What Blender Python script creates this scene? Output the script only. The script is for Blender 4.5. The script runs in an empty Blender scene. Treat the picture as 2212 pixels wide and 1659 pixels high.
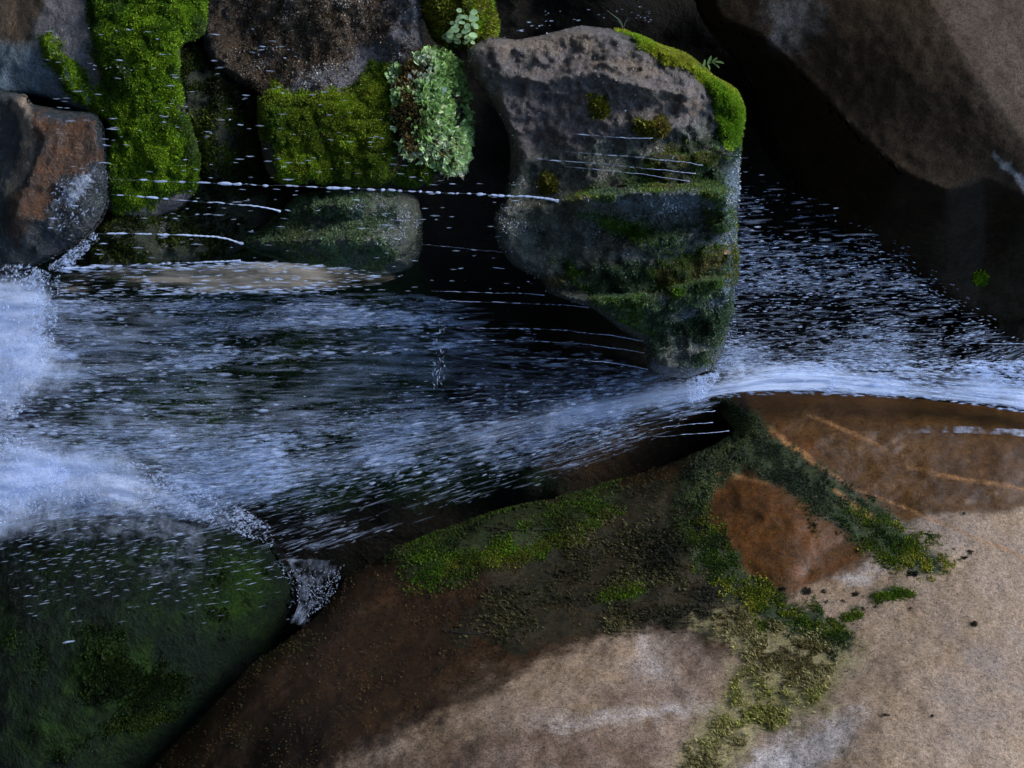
import bpy, math, random
import numpy as np
from mathutils import Matrix, Vector
from mathutils.geometry import delaunay_2d_cdt

random.seed(7)
RNG = np.random.default_rng(11)
SC = bpy.context.scene
COL = SC.collection

# ------------------------------------------------------------------ camera
D, ZC = 6.0, 2.6                 # camera distance to the falls' plane (Y=0), camera height
S = 4.0 / 2212.0                 # metres per plan unit on the plane Y=0
cam = bpy.data.cameras.new('camera')
cam.sensor_fit = 'HORIZONTAL'; cam.sensor_width = 36; cam.lens = 36 * D / 4.0
cam.clip_start = 0.05; cam.clip_end = 2000
cam_o = bpy.data.objects.new('camera', cam); COL.objects.link(cam_o)
# the photographer holds the camera turned on its side: the picture's right is the world's up
M = Matrix(((0, -1, 0, 0), (0, 0, -1, -D), (1, 0, 0, ZC), (0, 0, 0, 1)))
cam_o.matrix_world = M
SC.camera = cam_o

# ------------------------------------------------------------------ light
SUN_EL, SUN_AZ = math.radians(52), math.radians(222)     # azimuth measured clockwise from +Y
wd = bpy.data.worlds.new("World"); SC.world = wd; wd.use_nodes = True
nt = wd.node_tree; bg = nt.nodes['Background']
sky = nt.nodes.new('ShaderNodeTexSky'); sky.sky_type = 'NISHITA'; sky.sun_disc = False
sky.sun_elevation = SUN_EL; sky.sun_rotation = SUN_AZ; sky.ozone_density = 8.0; sky.air_density = 1.7
nt.links.new(sky.outputs['Color'], bg.inputs['Color']); bg.inputs['Strength'].default_value = 0.15
sd_ = Vector((math.sin(SUN_AZ) * math.cos(SUN_EL), math.cos(SUN_AZ) * math.cos(SUN_EL), math.sin(SUN_EL)))
sl = bpy.data.lights.new('sun', 'SUN'); sl.energy = 1.5; sl.angle = math.radians(22); sl.color = (1, .96, .92)
so = bpy.data.objects.new('sun', sl); COL.objects.link(so)
so.rotation_euler = (-sd_).to_track_quat('-Z', 'Y').to_euler()
SC.view_settings.view_transform = 'Standard'; SC.view_settings.look = 'None'
SC.view_settings.exposure = 1.35; SC.view_settings.gamma = 1.0
SC.cycles.transparent_max_bounces = 32
SC.cycles.max_bounces = 6
SC.cycles.use_denoising = True; SC.cycles.use_adaptive_sampling = False; SC.cycles.sample_clamp_indirect = 2; SC.cycles.sample_clamp_direct = 5

# ------------------------------------------------------------------ helpers
def W(u, v, y):
    """plan position (u up the falls, v across to the right) at depth y -> world metres"""
    u = np.asarray(u, float); v = np.asarray(v, float); y = np.asarray(y, float)
    k = (D + y) / D
    return np.stack([(v - 829.5) * S * k, y + 0 * u, ZC + (u - 1106.0) * S * k], -1)

def _h(ix, iy, iz, seed):
    n = (ix * 374761393 + iy * 668265263 + iz * 2147483647 + seed * 1274126177) & 0xffffffff
    n = ((n ^ (n >> 13)) * 1274126177) & 0xffffffff
    n = ((n ^ (n >> 16)) * 2246822519) & 0xffffffff
    return ((n ^ (n >> 15)) & 0xffff) / 65535.0

def noise(p, seed=0):
    p = np.asarray(p, float); i = np.floor(p).astype(np.int64); f = p - i
    f = f * f * f * (f * (f * 6 - 15) + 10)
    r = 0
    for dx in (0, 1):
        wx = f[..., 0] if dx else 1 - f[..., 0]
        for dy in (0, 1):
            wy = f[..., 1] if dy else 1 - f[..., 1]
            for dz in (0, 1):
                wz = f[..., 2] if dz else 1 - f[..., 2]
                r = r + wx * wy * wz * _h(i[..., 0] + dx, i[..., 1] + dy, i[..., 2] + dz, seed)
    return r * 2 - 1

def fbm(p, oct=4, seed=0, gain=.5):
    a, r, t = 1.0, 0, 0
    p = np.asarray(p, float)
    for o in range(oct):
        r = r + a * noise(p * 2 ** o + 17.3 * o, seed + o); t += a; a *= gain
    return r / t

def ridged(p, oct=4, seed=0):
    a, r, t = 1.0, 0, 0
    for o in range(oct):
        r = r + a * (1 - 2 * np.abs(noise(np.asarray(p) * 2 ** o + 9.1 * o, seed + o))); t += a; a *= .5
    return r / t

def sstep(a, b, x):
    t = np.clip((x - a) / (b - a), 0, 1); return t * t * (3 - 2 * t)

def seg_d(P, poly, closed):
    """distance to polyline, plus nearest-segment cross sign and t"""
    P = np.asarray(P, float); poly = np.asarray(poly, float)
    A = poly; B = np.roll(poly, -1, 0)
    if not closed: A, B = A[:-1], B[:-1]
    best = np.full(len(P), 1e9); sg = np.zeros(len(P)); tt = np.zeros(len(P))
    for k, (a, b) in enumerate(zip(A, B)):
        e = b - a; L = max(e @ e, 1e-9)
        t = np.clip(((P - a) @ e) / L, 0, 1)
        q = P - a - t[:, None] * e
        d = np.hypot(q[:, 0], q[:, 1]); m = d < best
        cr = e[0] * (P[:, 1] - a[1]) - e[1] * (P[:, 0] - a[0])
        best[m] = d[m]; sg[m] = np.sign(cr[m]); tt[m] = ((k + t) / len(A))[m]
    return best, sg, tt

def inside(P, poly):
    P = np.asarray(P, float); r = np.zeros(len(P), bool)
    poly = np.asarray(poly, float)
    x, y = P[:, 0], P[:, 1]
    for a, b in zip(poly, np.roll(poly, -1, 0)):
        c = ((a[1] > y) != (b[1] > y))
        with np.errstate(divide='ignore', invalid='ignore'):
            xi = (b[0] - a[0]) * (y - a[1]) / (b[1] - a[1]) + a[0]
        r ^= c & (x < xi)
    return r

def sdp(P, poly):
    d, _, _ = seg_d(P, poly, True)
    return np.where(inside(P, poly), d, -d)

def sdl(P, line, w):
    d, _, t = seg_d(P, line, False)
    if np.ndim(w): w = np.interp(t, np.linspace(0, 1, len(w)), w)
    return w - d

def warp(P, amp=14, sc=60., seed=3):
    q = np.concatenate([P / sc, np.zeros((len(P), 1))], 1)
    return P + amp * np.stack([fbm(q, 4, seed), fbm(q + 50, 4, seed + 9)], 1)

def smooth_closed(poly, step):
    poly = np.asarray(poly, float); n = len(poly); out = []
    for i in range(n):
        p0, p1, p2, p3 = poly[i - 1], poly[i], poly[(i + 1) % n], poly[(i + 2) % n]
        m = max(2, int(np.hypot(*(p2 - p1)) / step))
        for t in np.arange(m) / m:
            c = .5 * (2 * p1 + (p2 - p0) * t + (2 * p0 - 5 * p1 + 4 * p2 - p3) * t ** 2 + (3 * p1 - p0 - 3 * p2 + p3) * t ** 3)
            out.append(.55 * c + .45 * (p1 + (p2 - p1) * t))
    return np.array(out)

def smooth_open(pts, n):
    pts = np.asarray(pts, float); m = len(pts)
    ext = np.vstack([2 * pts[0] - pts[1], pts, 2 * pts[-1] - pts[-2]])
    out = []
    for x in np.linspace(0, m - 1, n):
        i = min(int(x), m - 2); t = x - i
        p0, p1, p2, p3 = ext[i:i + 4]
        out.append(.5 * (2 * p1 + (p2 - p0) * t + (2 * p0 - 5 * p1 + 4 * p2 - p3) * t ** 2 + (3 * p1 - p0 - 3 * p2 + p3) * t ** 3))
    return np.array(out)

class TPS:
    def __init__(s, pts, lam=.002):
        pts = np.asarray(pts, float); s.c = pts[:, :2] / 500.; y = pts[:, 2]; n = len(y)
        K = s.k(s.c); Pm = np.concatenate([np.ones((n, 1)), s.c], 1)
        A = np.zeros((n + 3, n + 3)); A[:n, :n] = K + lam * np.eye(n); A[:n, n:] = Pm; A[n:, :n] = Pm.T
        s.w = np.linalg.solve(A, np.concatenate([y, np.zeros(3)]))
        s.lo, s.hi = y.min() - .25, y.max() + .25
    def k(s, q):
        r2 = ((q[:, None, :] - s.c[None]) ** 2).sum(-1)
        return .5 * r2 * np.log(r2 + 1e-12)
    def __call__(s, P):
        q = np.asarray(P, float) / 500.; n = len(s.c)
        out = np.empty(len(q))
        for i in range(0, len(q), 20000):
            b = q[i:i + 20000]
            out[i:i + 20000] = s.k(b) @ s.w[:n] + s.w[n] + b @ s.w[n + 1:]
        return np.clip(out, s.lo, s.hi)

def mk_obj(name, V, F, mat, parent=None, attrs=None, smooth=True):
    """one mesh object from arrays; F is an (n,k) index array or a list of such"""
    me = bpy.data.meshes.new(name)
    V = np.asarray(V, np.float32)
    Fs = F if isinstance(F, list) else [F]
    me.vertices.add(len(V)); me.vertices.foreach_set('co', V.ravel())
    loops = np.concatenate([f.ravel() for f in Fs]).astype(np.int32)
    tot = np.concatenate([np.full(len(f), f.shape[1]) for f in Fs]).astype(np.int32)
    st = np.concatenate([[0], np.cumsum(tot)[:-1]]).astype(np.int32)
    me.loops.add(len(loops)); me.loops.foreach_set('vertex_index', loops)
    me.polygons.add(len(tot)); me.polygons.foreach_set('loop_start', st)
    try: me.polygons.foreach_set('loop_total', tot)
    except Exception: pass
    me.polygons.foreach_set('use_smooth', np.full(len(tot), smooth))
    for k, a in (attrs or {}).items():
        a = np.asarray(a, np.float32)
        if a.ndim == 1:
            at = me.attributes.new(k, 'FLOAT', 'POINT'); at.data.foreach_set('value', a)
        elif a.shape[1] == 3:
            at = me.attributes.new(k, 'FLOAT_VECTOR', 'POINT'); at.data.foreach_set('vector', a.ravel())
    me.update(calc_edges=True); me.validate()
    me.materials.append(mat)
    o = bpy.data.objects.new(name, me); COL.objects.link(o)
    if parent: o.parent = parent
    return o

def tag(o, label=None, cat=None, group=None, kind=None):
    if label: o['label'] = label
    if cat: o['category'] = cat
    if group: o['group'] = group
    if kind: o['kind'] = kind
    return o

# ------------------------------------------------------------------ materials
def new_mat(name):
    m = bpy.data.materials.new(name); m.use_nodes = True
    nt = m.node_tree; nt.nodes.clear()
    return m, nt, nt.nodes, nt.links

class NB:
    def __init__(s, nt): s.nt = nt
    def n(s, t, **kw):
        x = s.nt.nodes.new(t)
        for k, v in kw.items(): setattr(x, k, v)
        return x
    def l(s, a, b): s.nt.links.new(a, b)
    def math(s, op, a, b=None, c=None, clamp=False):
        x = s.n('ShaderNodeMath', operation=op, use_clamp=clamp)
        for i, q in enumerate((a, b, c)):
            if q is None: continue
            if isinstance(q, (int, float)): x.inputs[i].default_value = q
            else: s.l(q, x.inputs[i])
        return x.outputs[0]
    def noise(s, vec, scale, detail=4, rough=.6, lac=2.0):
        x = s.n('ShaderNodeTexNoise'); s.l(vec, x.inputs['Vector'])
        x.inputs['Scale'].default_value = scale; x.inputs['Detail'].default_value = detail
        x.inputs['Roughness'].default_value = rough; x.inputs['Lacunarity'].default_value = lac
        return x.outputs['Fac']
    def step(s, x, a, b):
        r = s.n('ShaderNodeMapRange', interpolation_type='SMOOTHSTEP')
        s.l(x, r.inputs[0]); r.inputs[1].default_value = a; r.inputs[2].default_value = b
        return r.outputs[0]
    def mix(s, f, a, b, mode='MIX'):
        x = s.n('ShaderNodeMix', data_type='RGBA', blend_type=mode)
        for sock, q in ((x.inputs[0], f), (x.inputs[6], a), (x.inputs[7], b)):
            if isinstance(q, (int, float)): sock.default_value = q
            elif isinstance(q, tuple): sock.default_value = (*q[:3], 1)
            else: s.l(q, sock)
        return x.outputs[2]
    def mixf(s, f, a, b):
        x = s.n('ShaderNodeMix', data_type='FLOAT')
        for sock, q in ((x.inputs[0], f), (x.inputs[2], a), (x.inputs[3], b)):
            if isinstance(q, (int, float)): sock.default_value = q
            else: s.l(q, sock)
        return x.outputs[0]
    def attr(s, name):
        x = s.n('ShaderNodeAttribute'); x.attribute_name = name; return x

def rock_mat(name, c1, c2, c3, rough=.6, layers=(), speckle=.35, bump=.5, spec=.16, fine=95, stretch=None, mottle=3.5, coat=0.0):
    """granite: three tones, grain, then layers of stain and painted light (attribute, colour a, colour b, roughness, edge noise)"""
    m, nt, N, L = new_mat(name); b = NB(nt)
    co = b.n('ShaderNodeTexCoord').outputs['Object']
    if stretch:
        mp = b.n('ShaderNodeMapping'); mp.inputs['Scale'].default_value = stretch; b.l(co, mp.inputs[0]); cs = mp.outputs[0]
    else: cs = co
    n1 = b.noise(cs, mottle, 7, .65); n2 = b.noise(cs, mottle * 3.4, 6, .7); n3 = b.noise(co, fine, 3, .7); n4 = b.noise(co, fine * .37, 4, .7)
    col = b.mix(b.step(n1, .38, .62), c1, c2)
    col = b.mix(b.math('MULTIPLY', b.step(n2, .5, .68), .75), col, c3)
    rg = rough
    for (at, ca, cb, r, en, ef, *sw) in layers:
        sw = sw[0] if sw else .06
        a = b.attr(at).outputs['Fac']
        e = b.math('ADD', a, b.math('MULTIPLY', b.math('SUBTRACT', b.noise(co, ef, 6, .72), .5), en))
        f = b.step(e, -sw, sw)
        lc = b.mix(b.step(b.noise(cs, 9, 6, .7), .35, .65), ca, cb)
        col = b.mix(f, col, lc); rg = b.mixf(f, rg, r)
    g1 = b.math('SUBTRACT', n3, .5); g2 = b.math('SUBTRACT', n4, .5); g3 = b.math('SUBTRACT', b.noise(co, fine * 2.1, 2, .6), .5)
    sp = b.math('ADD', 1.0, b.math('MULTIPLY', b.math('ADD', b.math('ADD', g1, b.math('MULTIPLY', g2, .8)), b.math('MULTIPLY', g3, .9)), speckle * 3.2))
    sp = b.math('MINIMUM', b.math('MAXIMUM', sp, .22), 2.2)
    comb = b.n('ShaderNodeCombineColor')
    for i in range(3): b.l(sp, comb.inputs[i])
    col = b.mix(1.0, col, comb.outputs[0], 'MULTIPLY')
    p = b.n('ShaderNodeBsdfPrincipled'); b.l(col, p.inputs['Base Color'])
    rr = b.math('ADD', rg if not isinstance(rg, (int, float)) else b.math('ADD', rg, 0), b.math('MULTIPLY', b.math('SUBTRACT', n2, .5), .5), clamp=True)
    b.l(b.math('MAXIMUM', rr, .12), p.inputs['Roughness'])
    p.inputs['Specular IOR Level'].default_value = spec
    bp = b.n('ShaderNodeBump'); bp.inputs['Strength'].default_value = bump; bp.inputs['Distance'].default_value = .03
    hh = b.math('ADD', b.math('MULTIPLY', b.noise(cs, 26, 8, .75), 1.2), b.math('MULTIPLY', b.math('ADD', n3, b.math('MULTIPLY', n4, 1.6)), .42))
    b.l(hh, bp.inputs['Height']); b.l(bp.outputs[0], p.inputs['Normal'])
    if coat:        # film of running water on the stone, thinner where the stone has dried
        p.inputs['Coat IOR'].default_value = 1.6; p.inputs['Coat Roughness'].default_value = .10
        b.l(b.math('MULTIPLY', b.step(rg, .6, .3) if not isinstance(rg, (int, float)) else 1.0, coat), p.inputs['Coat Weight'])
        b2 = b.n('ShaderNodeBump'); b2.inputs['Strength'].default_value = 1.0; b2.inputs['Distance'].default_value = .012
        b.l(b.math('ADD', b.noise(co, 45, 4, .6), b.math('MULTIPLY', n1, 1.5)), b2.inputs['Height']); b.l(b2.outputs[0], p.inputs['Coat Normal'])
    o = b.n('ShaderNodeOutputMaterial'); b.l(p.outputs[0], o.inputs[0])
    return m

def moss_mat(name):
    m, nt, N, L = new_mat(name); b = NB(nt)
    a = b.attr('tint')
    p = b.n('ShaderNodeBsdfPrincipled'); b.l(a.outputs['Color'], p.inputs['Base Color'])
    p.inputs['Roughness'].default_value = .6; p.inputs['Specular IOR Level'].default_value = .25
    tr = b.n('ShaderNodeBsdfTranslucent'); b.l(a.outputs['Color'], tr.inputs['Color'])
    mx = b.n('ShaderNodeMixShader'); mx.inputs[0].default_value = .3
    b.l(p.outputs[0], mx.inputs[1]); b.l(tr.outputs[0], mx.inputs[2])
    o = b.n('ShaderNodeOutputMaterial'); b.l(mx.outputs[0], o.inputs[0])
    return m
MOSS = moss_mat('moss_leaf')

def flat_mat(name, col, rough=.6, spec=.3):
    m, nt, N, L = new_mat(name); b = NB(nt)
    co = b.n('ShaderNodeTexCoord').outputs['Object']
    n = b.noise(co, 60, 4)
    p = b.n('ShaderNodeBsdfPrincipled')
    b.l(b.mix(n, tuple(c * .7 for c in col), tuple(min(1, c * 1.3) for c in col)), p.inputs['Base Color'])
    p.inputs['Roughness'].default_value = rough; p.inputs['Specular IOR Level'].default_value = spec
    o = b.n('ShaderNodeOutputMaterial'); b.l(p.outputs[0], o.inputs[0])
    return m

def drop_mat(name, col=(.68, .78, .98)):
    """aerated drops: white scattering body, partly see-through, glossy skin"""
    m, nt, N, L = new_mat(name); b = NB(nt)
    a = b.attr('body').outputs['Fac']
    p = b.n('ShaderNodeBsdfPrincipled'); p.inputs['Base Color'].default_value = (*col, 1)
    p.inputs['Roughness'].default_value = .25; p.inputs['IOR'].default_value = 1.33
    tl = b.n('ShaderNodeBsdfTranslucent'); tl.inputs[0].default_value = (*col, 1)
    m0 = b.n('ShaderNodeMixShader'); m0.inputs[0].default_value = .45
    b.l(p.outputs[0], m0.inputs[1]); b.l(tl.outputs[0], m0.inputs[2])
    t = b.n('ShaderNodeBsdfTransparent'); t.inputs[0].default_value = (.97, .985, 1, 1)
    mx = b.n('ShaderNodeMixShader'); b.l(a, mx.inputs[0]); b.l(t.outputs[0], mx.inputs[1]); b.l(m0.outputs[0], mx.inputs[2])
    o = b.n('ShaderNodeOutputMaterial'); b.l(mx.outputs[0], o.inputs[0])
    return m
DROP = drop_mat('water_drop')

def veil_mat(name, lo, hi, sx=2.2, sy=26, col=(.68, .78, .98), clear=.1, power=1.0):
    """falling sheet: strands of white water with gaps; strands run along the flow"""
    m, nt, N, L = new_mat(name); b = NB(nt)
    fl = b.attr('flow').outputs['Vector']
    se = b.n('ShaderNodeSeparateXYZ'); b.l(fl, se.inputs[0])
    def vec(ax, ay):
        c = b.n('ShaderNodeCombineXYZ'); b.l(b.math('MULTIPLY', se.outputs[0], ax), c.inputs[0]); b.l(b.math('MULTIPLY', se.outputs[1], ay), c.inputs[1]); return c.outputs[0]
    n1 = b.noise(vec(sx, sy), 1, 4, .6); n2 = b.noise(vec(sx * 4, sy * 3), 1, 4, .65); n3 = b.noise(vec(sx * 1.5, sx * 2.2), 1, 3, .55)
    x = b.math('ADD', b.math('ADD', b.math('MULTIPLY', n1, .42), b.math('MULTIPLY', n2, .33)), b.math('MULTIPLY', n3, .25))
    wv = b.math('MULTIPLY', b.math('SUBTRACT', se.outputs[2], .5), .42)
    a = b.step(b.math('ADD', x, wv), lo, hi)
    a = b.math('MULTIPLY', a, b.step(se.outputs[2], 0.0, .45), clamp=True)
    if power != 1.0: a = b.math('MULTIPLY', a, power)
    p = b.n('ShaderNodeBsdfPrincipled'); p.inputs['Base Color'].default_value = (*col, 1)
    p.inputs['Roughness'].default_value = .35; p.inputs['IOR'].default_value = 1.33
    bp = b.n('ShaderNodeBump'); bp.inputs['Strength'].default_value = .7; bp.inputs['Distance'].default_value = .02
    b.l(x, bp.inputs['Height']); b.l(bp.outputs[0], p.inputs['Normal'])
    tl = b.n('ShaderNodeBsdfTranslucent'); tl.inputs[0].default_value = (*col, 1)
    m0 = b.n('ShaderNodeMixShader'); m0.inputs[0].default_value = .4
    b.l(p.outputs[0], m0.inputs[1]); b.l(tl.outputs[0], m0.inputs[2])
    t = b.n('ShaderNodeBsdfTransparent')
    mx = b.n('ShaderNodeMixShader'); b.l(a, mx.inputs[0]); b.l(t.outputs[0], mx.inputs[1]); b.l(m0.outputs[0], mx.inputs[2])
    o = b.n('ShaderNodeOutputMaterial'); b.l(mx.outputs[0], o.inputs[0])
    return m

# ------------------------------------------------------------------ rock builder
def rock(name, outline, ctrl, mat, sp=7, edge_w=60, edge_r=.18, thick=.8, ridges=(), rough=((.05, 3), (.02, 12)),
         masks=None, moss=None, moss_h=.03, jag=5, seed=0, parent=None, ridge_tex=None, folds=()):
    """closed boulder: outline in plan, front relief from depth points, rounded rim, back side behind it.
    returns (object, data) with data for moss scattering"""
    O = smooth_closed(outline, sp * 1.2)
    q = np.concatenate([O / 45., np.zeros((len(O), 1))], 1)
    O = O + jag * np.stack([fbm(q, 4, seed + 31), fbm(q + 77, 4, seed + 41)], 1)
    lo, hi = O.min(0), O.max(0)
    def grid(s):
        gu = np.arange(lo[0], hi[0], s); gv = np.arange(lo[1], hi[1], s * .87)
        g = np.array([(a + (s / 2 if j % 2 else 0), c) for j, c in enumerate(gv) for a in gu])
        g = g + RNG.uniform(-.22, .22, g.shape) * s
        m = inside(g, O)
        g = g[m]; d = seg_d(g, O, True)[0]
        return g[d > s * .6], d[d > s * .6]
    def cdt(g):
        P = np.vstack([O, g]); n = len(O)
        r = delaunay_2d_cdt([Vector(p) for p in P], [(i, (i + 1) % n) for i in range(n)], [list(range(n))], 2, 1e-4)
        return np.array([tuple(c) for c in r[0]]), np.array([f for f in r[2] if len(f) == 3]), r[3]
    f = TPS(ctrl)
    def depth(P):
        d = seg_d(P, O, True)[0]
        x = np.clip(1 - d / edge_w, 0, 1)
        y = f(P) + edge_r * (1 - np.sqrt(np.maximum(1 - x * x, 0)))
        for (line, side, k, cap) in folds:    # the face turns away beyond this arris
            dd, sg, t = seg_d(P, line, False)
            z = np.where(sg == side, dd, 0); y = y + cap * (1 - np.exp(-z * k / cap))
        for (line, h, wa, wb) in ridges:      # crest lines: wa on the left of travel, wb on the right
            dd, sg, t = seg_d(P, line, False)
            w = np.where(sg < 0, wa, wb)
            y = y - h * np.clip(1 - dd / w, 0, 1) ** 1.4 * np.minimum(1, np.minimum(t * 6, (1 - t) * 6) + .35)
        return y, d
    g, _ = grid(sp)
    P, T, orig = cdt(g)
    y, d = depth(P)
    Wp = W(P[:, 0], P[:, 1], y)
    rim = sstep(0, 25, d)
    for (a, s) in rough:
        y = y - a * fbm(Wp * s, 5, seed + int(s)) * (.35 + .65 * rim)
    if ridge_tex:
        a, sc = ridge_tex; y = y - a * ridged(Wp * np.array(sc), 4, seed + 5) * rim
    A = {}
    for k, fn in (masks or {}).items():
        A[k] = np.clip(fn(P) / 100., -2, 2)
    if moss is not None:
        mm = np.clip(moss(P), -200, 200)
        lump = .6 + .9 * np.abs(noise(Wp * 16, seed + 3)) + .35 * noise(Wp * 40, seed + 8)
        y = y - moss_h * sstep(-4, 18, mm) * lump
        A['moss'] = mm / 100.
    V1 = W(P[:, 0], P[:, 1], y)
    # back side: same rim, coarser inside
    g2, _ = grid(max(sp * 5, 30))
    P2, T2, orig2 = cdt(g2)
    d2 = seg_d(P2, O, True)[0]
    n = len(O)
    # rim vertices are shared: match by nearest
    onr = d2 < 1e-3
    yb = f(P2) + edge_r + thick * np.sqrt(1 - (1 - np.clip(d2 / (edge_w * 2.2), 0, 1)) ** 2) + .08 * fbm(np.concatenate([P2 / 80., np.zeros((len(P2), 1))], 1), 3, seed)
    V2 = W(P2[:, 0], P2[:, 1], yb)
    rimd = np.where(d < 1e-3)[0]
    idx2 = np.arange(len(P2)) + len(P)
    for i in np.where(onr)[0]:
        j = rimd[np.argmin(((P[rimd] - P2[i]) ** 2).sum(1))]; idx2[i] = j
    V = np.vstack([V1, V2])
    def orient(T, V, sign):
        nrm = np.cross(V[T[:, 1]] - V[T[:, 0]], V[T[:, 2]] - V[T[:, 0]])[:, 1]
        fl = np.sign(nrm) != sign
        T = T.copy(); T[fl] = T[fl][:, ::-1]; return T
    T1 = orient(T, V1, -1); Tb = orient(T2, V2, 1)
    F = np.vstack([T1, idx2[Tb]])
    for k in list(A): A[k] = np.concatenate([A[k], np.full(len(P2), A[k].min())])
    o = mk_obj(name, V, F, mat, parent, A)
    return o, dict(P=P, V=V1, T=T1, depth=depth)

def scatter(dat, mask, n, size, cols, name, parent, wfac=.45, blades=3, up=.3, droop=0., lift=.0, seed=1, clump=None, vary=.35, label=None, dark=.0):
    """moss: short pointed leaves growing from a rock's surface"""
    rg = np.random.default_rng(seed)
    P, V, T = dat['P'], dat['V'], dat['T']
    c = (P[T[:, 0]] + P[T[:, 1]] + P[T[:, 2]]) / 3
    nr = np.cross(V[T[:, 1]] - V[T[:, 0]], V[T[:, 2]] - V[T[:, 0]]); ar = np.linalg.norm(nr, axis=1) + 1e-12
    w = ar * np.clip(mask(c), 0, 1)
    if clump: w = w * sstep(-.25, .3, fbm(V[T[:, 0]] * clump, 3, seed))
    if w.sum() <= 0: return None
    t = rg.choice(len(T), n, p=w / w.sum())
    r1 = np.sqrt(rg.random(n)); r2 = rg.random(n)
    bc = np.stack([1 - r1, r1 * (1 - r2), r1 * r2], 1)
    base = (V[T[t]] * bc[:, :, None]).sum(1); nn = nr[t] / ar[t][:, None]
    base = base + nn * lift * rg.random((n, 1))
    base = np.repeat(base, blades, 0); nn = np.repeat(nn, blades, 0); N = len(base)
    dirv = nn + rg.normal(0, .75, (N, 3)) + np.array([0, -.1, up]) - np.array([0, 0, droop])
    dirv /= np.linalg.norm(dirv, axis=1)[:, None]
    side = np.cross(dirv, rg.normal(0, 1, (N, 3))); side /= np.linalg.norm(side, axis=1)[:, None] + 1e-9
    L = size * rg.uniform(.55, 1.35, (N, 1)); wd = L * wfac * rg.uniform(.7, 1.2, (N, 1)) * .5
    bend = np.cross(side, dirv) * L * rg.uniform(-.2, .3, (N, 1))
    v0 = base - nn * size * .2; v1 = base + dirv * L * .5 + side * wd; v2 = base + dirv * L + bend; v3 = base + dirv * L * .5 - side * wd
    VV = np.stack([v0, v1, v2, v3], 1).reshape(-1, 3)
    F = np.arange(N * 4).reshape(-1, 4)
    cols = np.asarray(cols, float)
    k = np.clip((fbm(base * 5, 3, seed + 4) * 1.3 + .5) + rg.normal(0, .18, N), 0, .999) * (len(cols) - 1)
    i = k.astype(int); fr = (k - i)[:, None]
    cc = cols[i] * (1 - fr) + cols[np.minimum(i + 1, len(cols) - 1)] * fr
    cc = cc * np.exp(rg.normal(0, vary, (N, 1)))
    cc = np.repeat(np.clip(cc, 0.002, .8), 4, 0)
    o = mk_obj(name, VV, F, MOSS, parent, {'tint': cc}, smooth=False)
    if label: o['label'] = label
    return o

def soft(fn, a=-6, b=14, wseed=5, wamp=16, wsc=40.):
    return lambda P: sstep(a, b, fn(warp(P, wamp, wsc, wseed)))

def umax(*fns):
    return lambda P: np.max([f(P) for f in fns], 0)

# moss colours (linear)
GB = [(.045, .105, .004), (.10, .20, .007), (.18, .31, .012), (.28, .41, .02)]          # bright green
GY = [(.09, .09, .01), (.20, .20, .015), (.33, .32, .035)]                                # yellow green
GD = [(.012, .022, .006), (.025, .048, .009), (.05, .085, .014)]                          # dark wet
GP = [(.12, .20, .05), (.27, .43, .12), (.42, .64, .24), (.55, .74, .40)]                # pale fresh leaves
GO = [(.05, .045, .012), (.09, .075, .02), (.15, .13, .04), (.06, .07, .015)]            # olive brown mat
GG = [(.03, .055, .026), (.07, .12, .055), (.13, .20, .10)]                              # bluish wet moss

g_ = lambda x, c, s: np.exp(-((x - c) / s) ** 2)
# ------------------------------------------------------------------ setting: ground, pool, cliff
def sheet(name, x0, x1, y0, y1, z, n, mat, amp=.1, sc=.6, kind='structure'):
    gx, gy = np.meshgrid(np.linspace(x0, x1, n), np.linspace(y0, y1, n), indexing='ij')
    V = np.stack([gx, gy, np.full_like(gx, z)], -1).reshape(-1, 3)
    V[:, 2] += amp * fbm(V * sc, 4, 2)
    i = np.arange(n * n).reshape(n, n)
    F = np.stack([i[:-1, :-1], i[1:, :-1], i[1:, 1:], i[:-1, 1:]], -1).reshape(-1, 4)
    o = mk_obj(name, V, F, mat); tag(o, kind=kind); return o

m_ground = rock_mat('gravel', (.09, .075, .06), (.13, .11, .09), (.05, .045, .04), .8, fine=40)
sheet('ground', -600, 600, -600, 600, -.55, 60, m_ground, .25, .02)
m_pool, nt_, _, _ = new_mat('pool_water'); b_ = NB(nt_)
p_ = b_.n('ShaderNodeBsdfPrincipled'); p_.inputs['Base Color'].default_value = (.012, .022, .025, 1); p_.inputs['Roughness'].default_value = .08
bp_ = b_.n('ShaderNodeBump'); bp_.inputs['Strength'].default_value = .4; b_.l(b_.noise(b_.n('ShaderNodeTexCoord').outputs['Object'], 3, 4), bp_.inputs['Height']); b_.l(bp_.outputs[0], p_.inputs['Normal'])
b_.l(p_.outputs[0], b_.n('ShaderNodeOutputMaterial').inputs[0])
sheet('water', -5, 5, -4.5, 2.2, .12, 80, m_pool, .03, 2.5)

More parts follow.
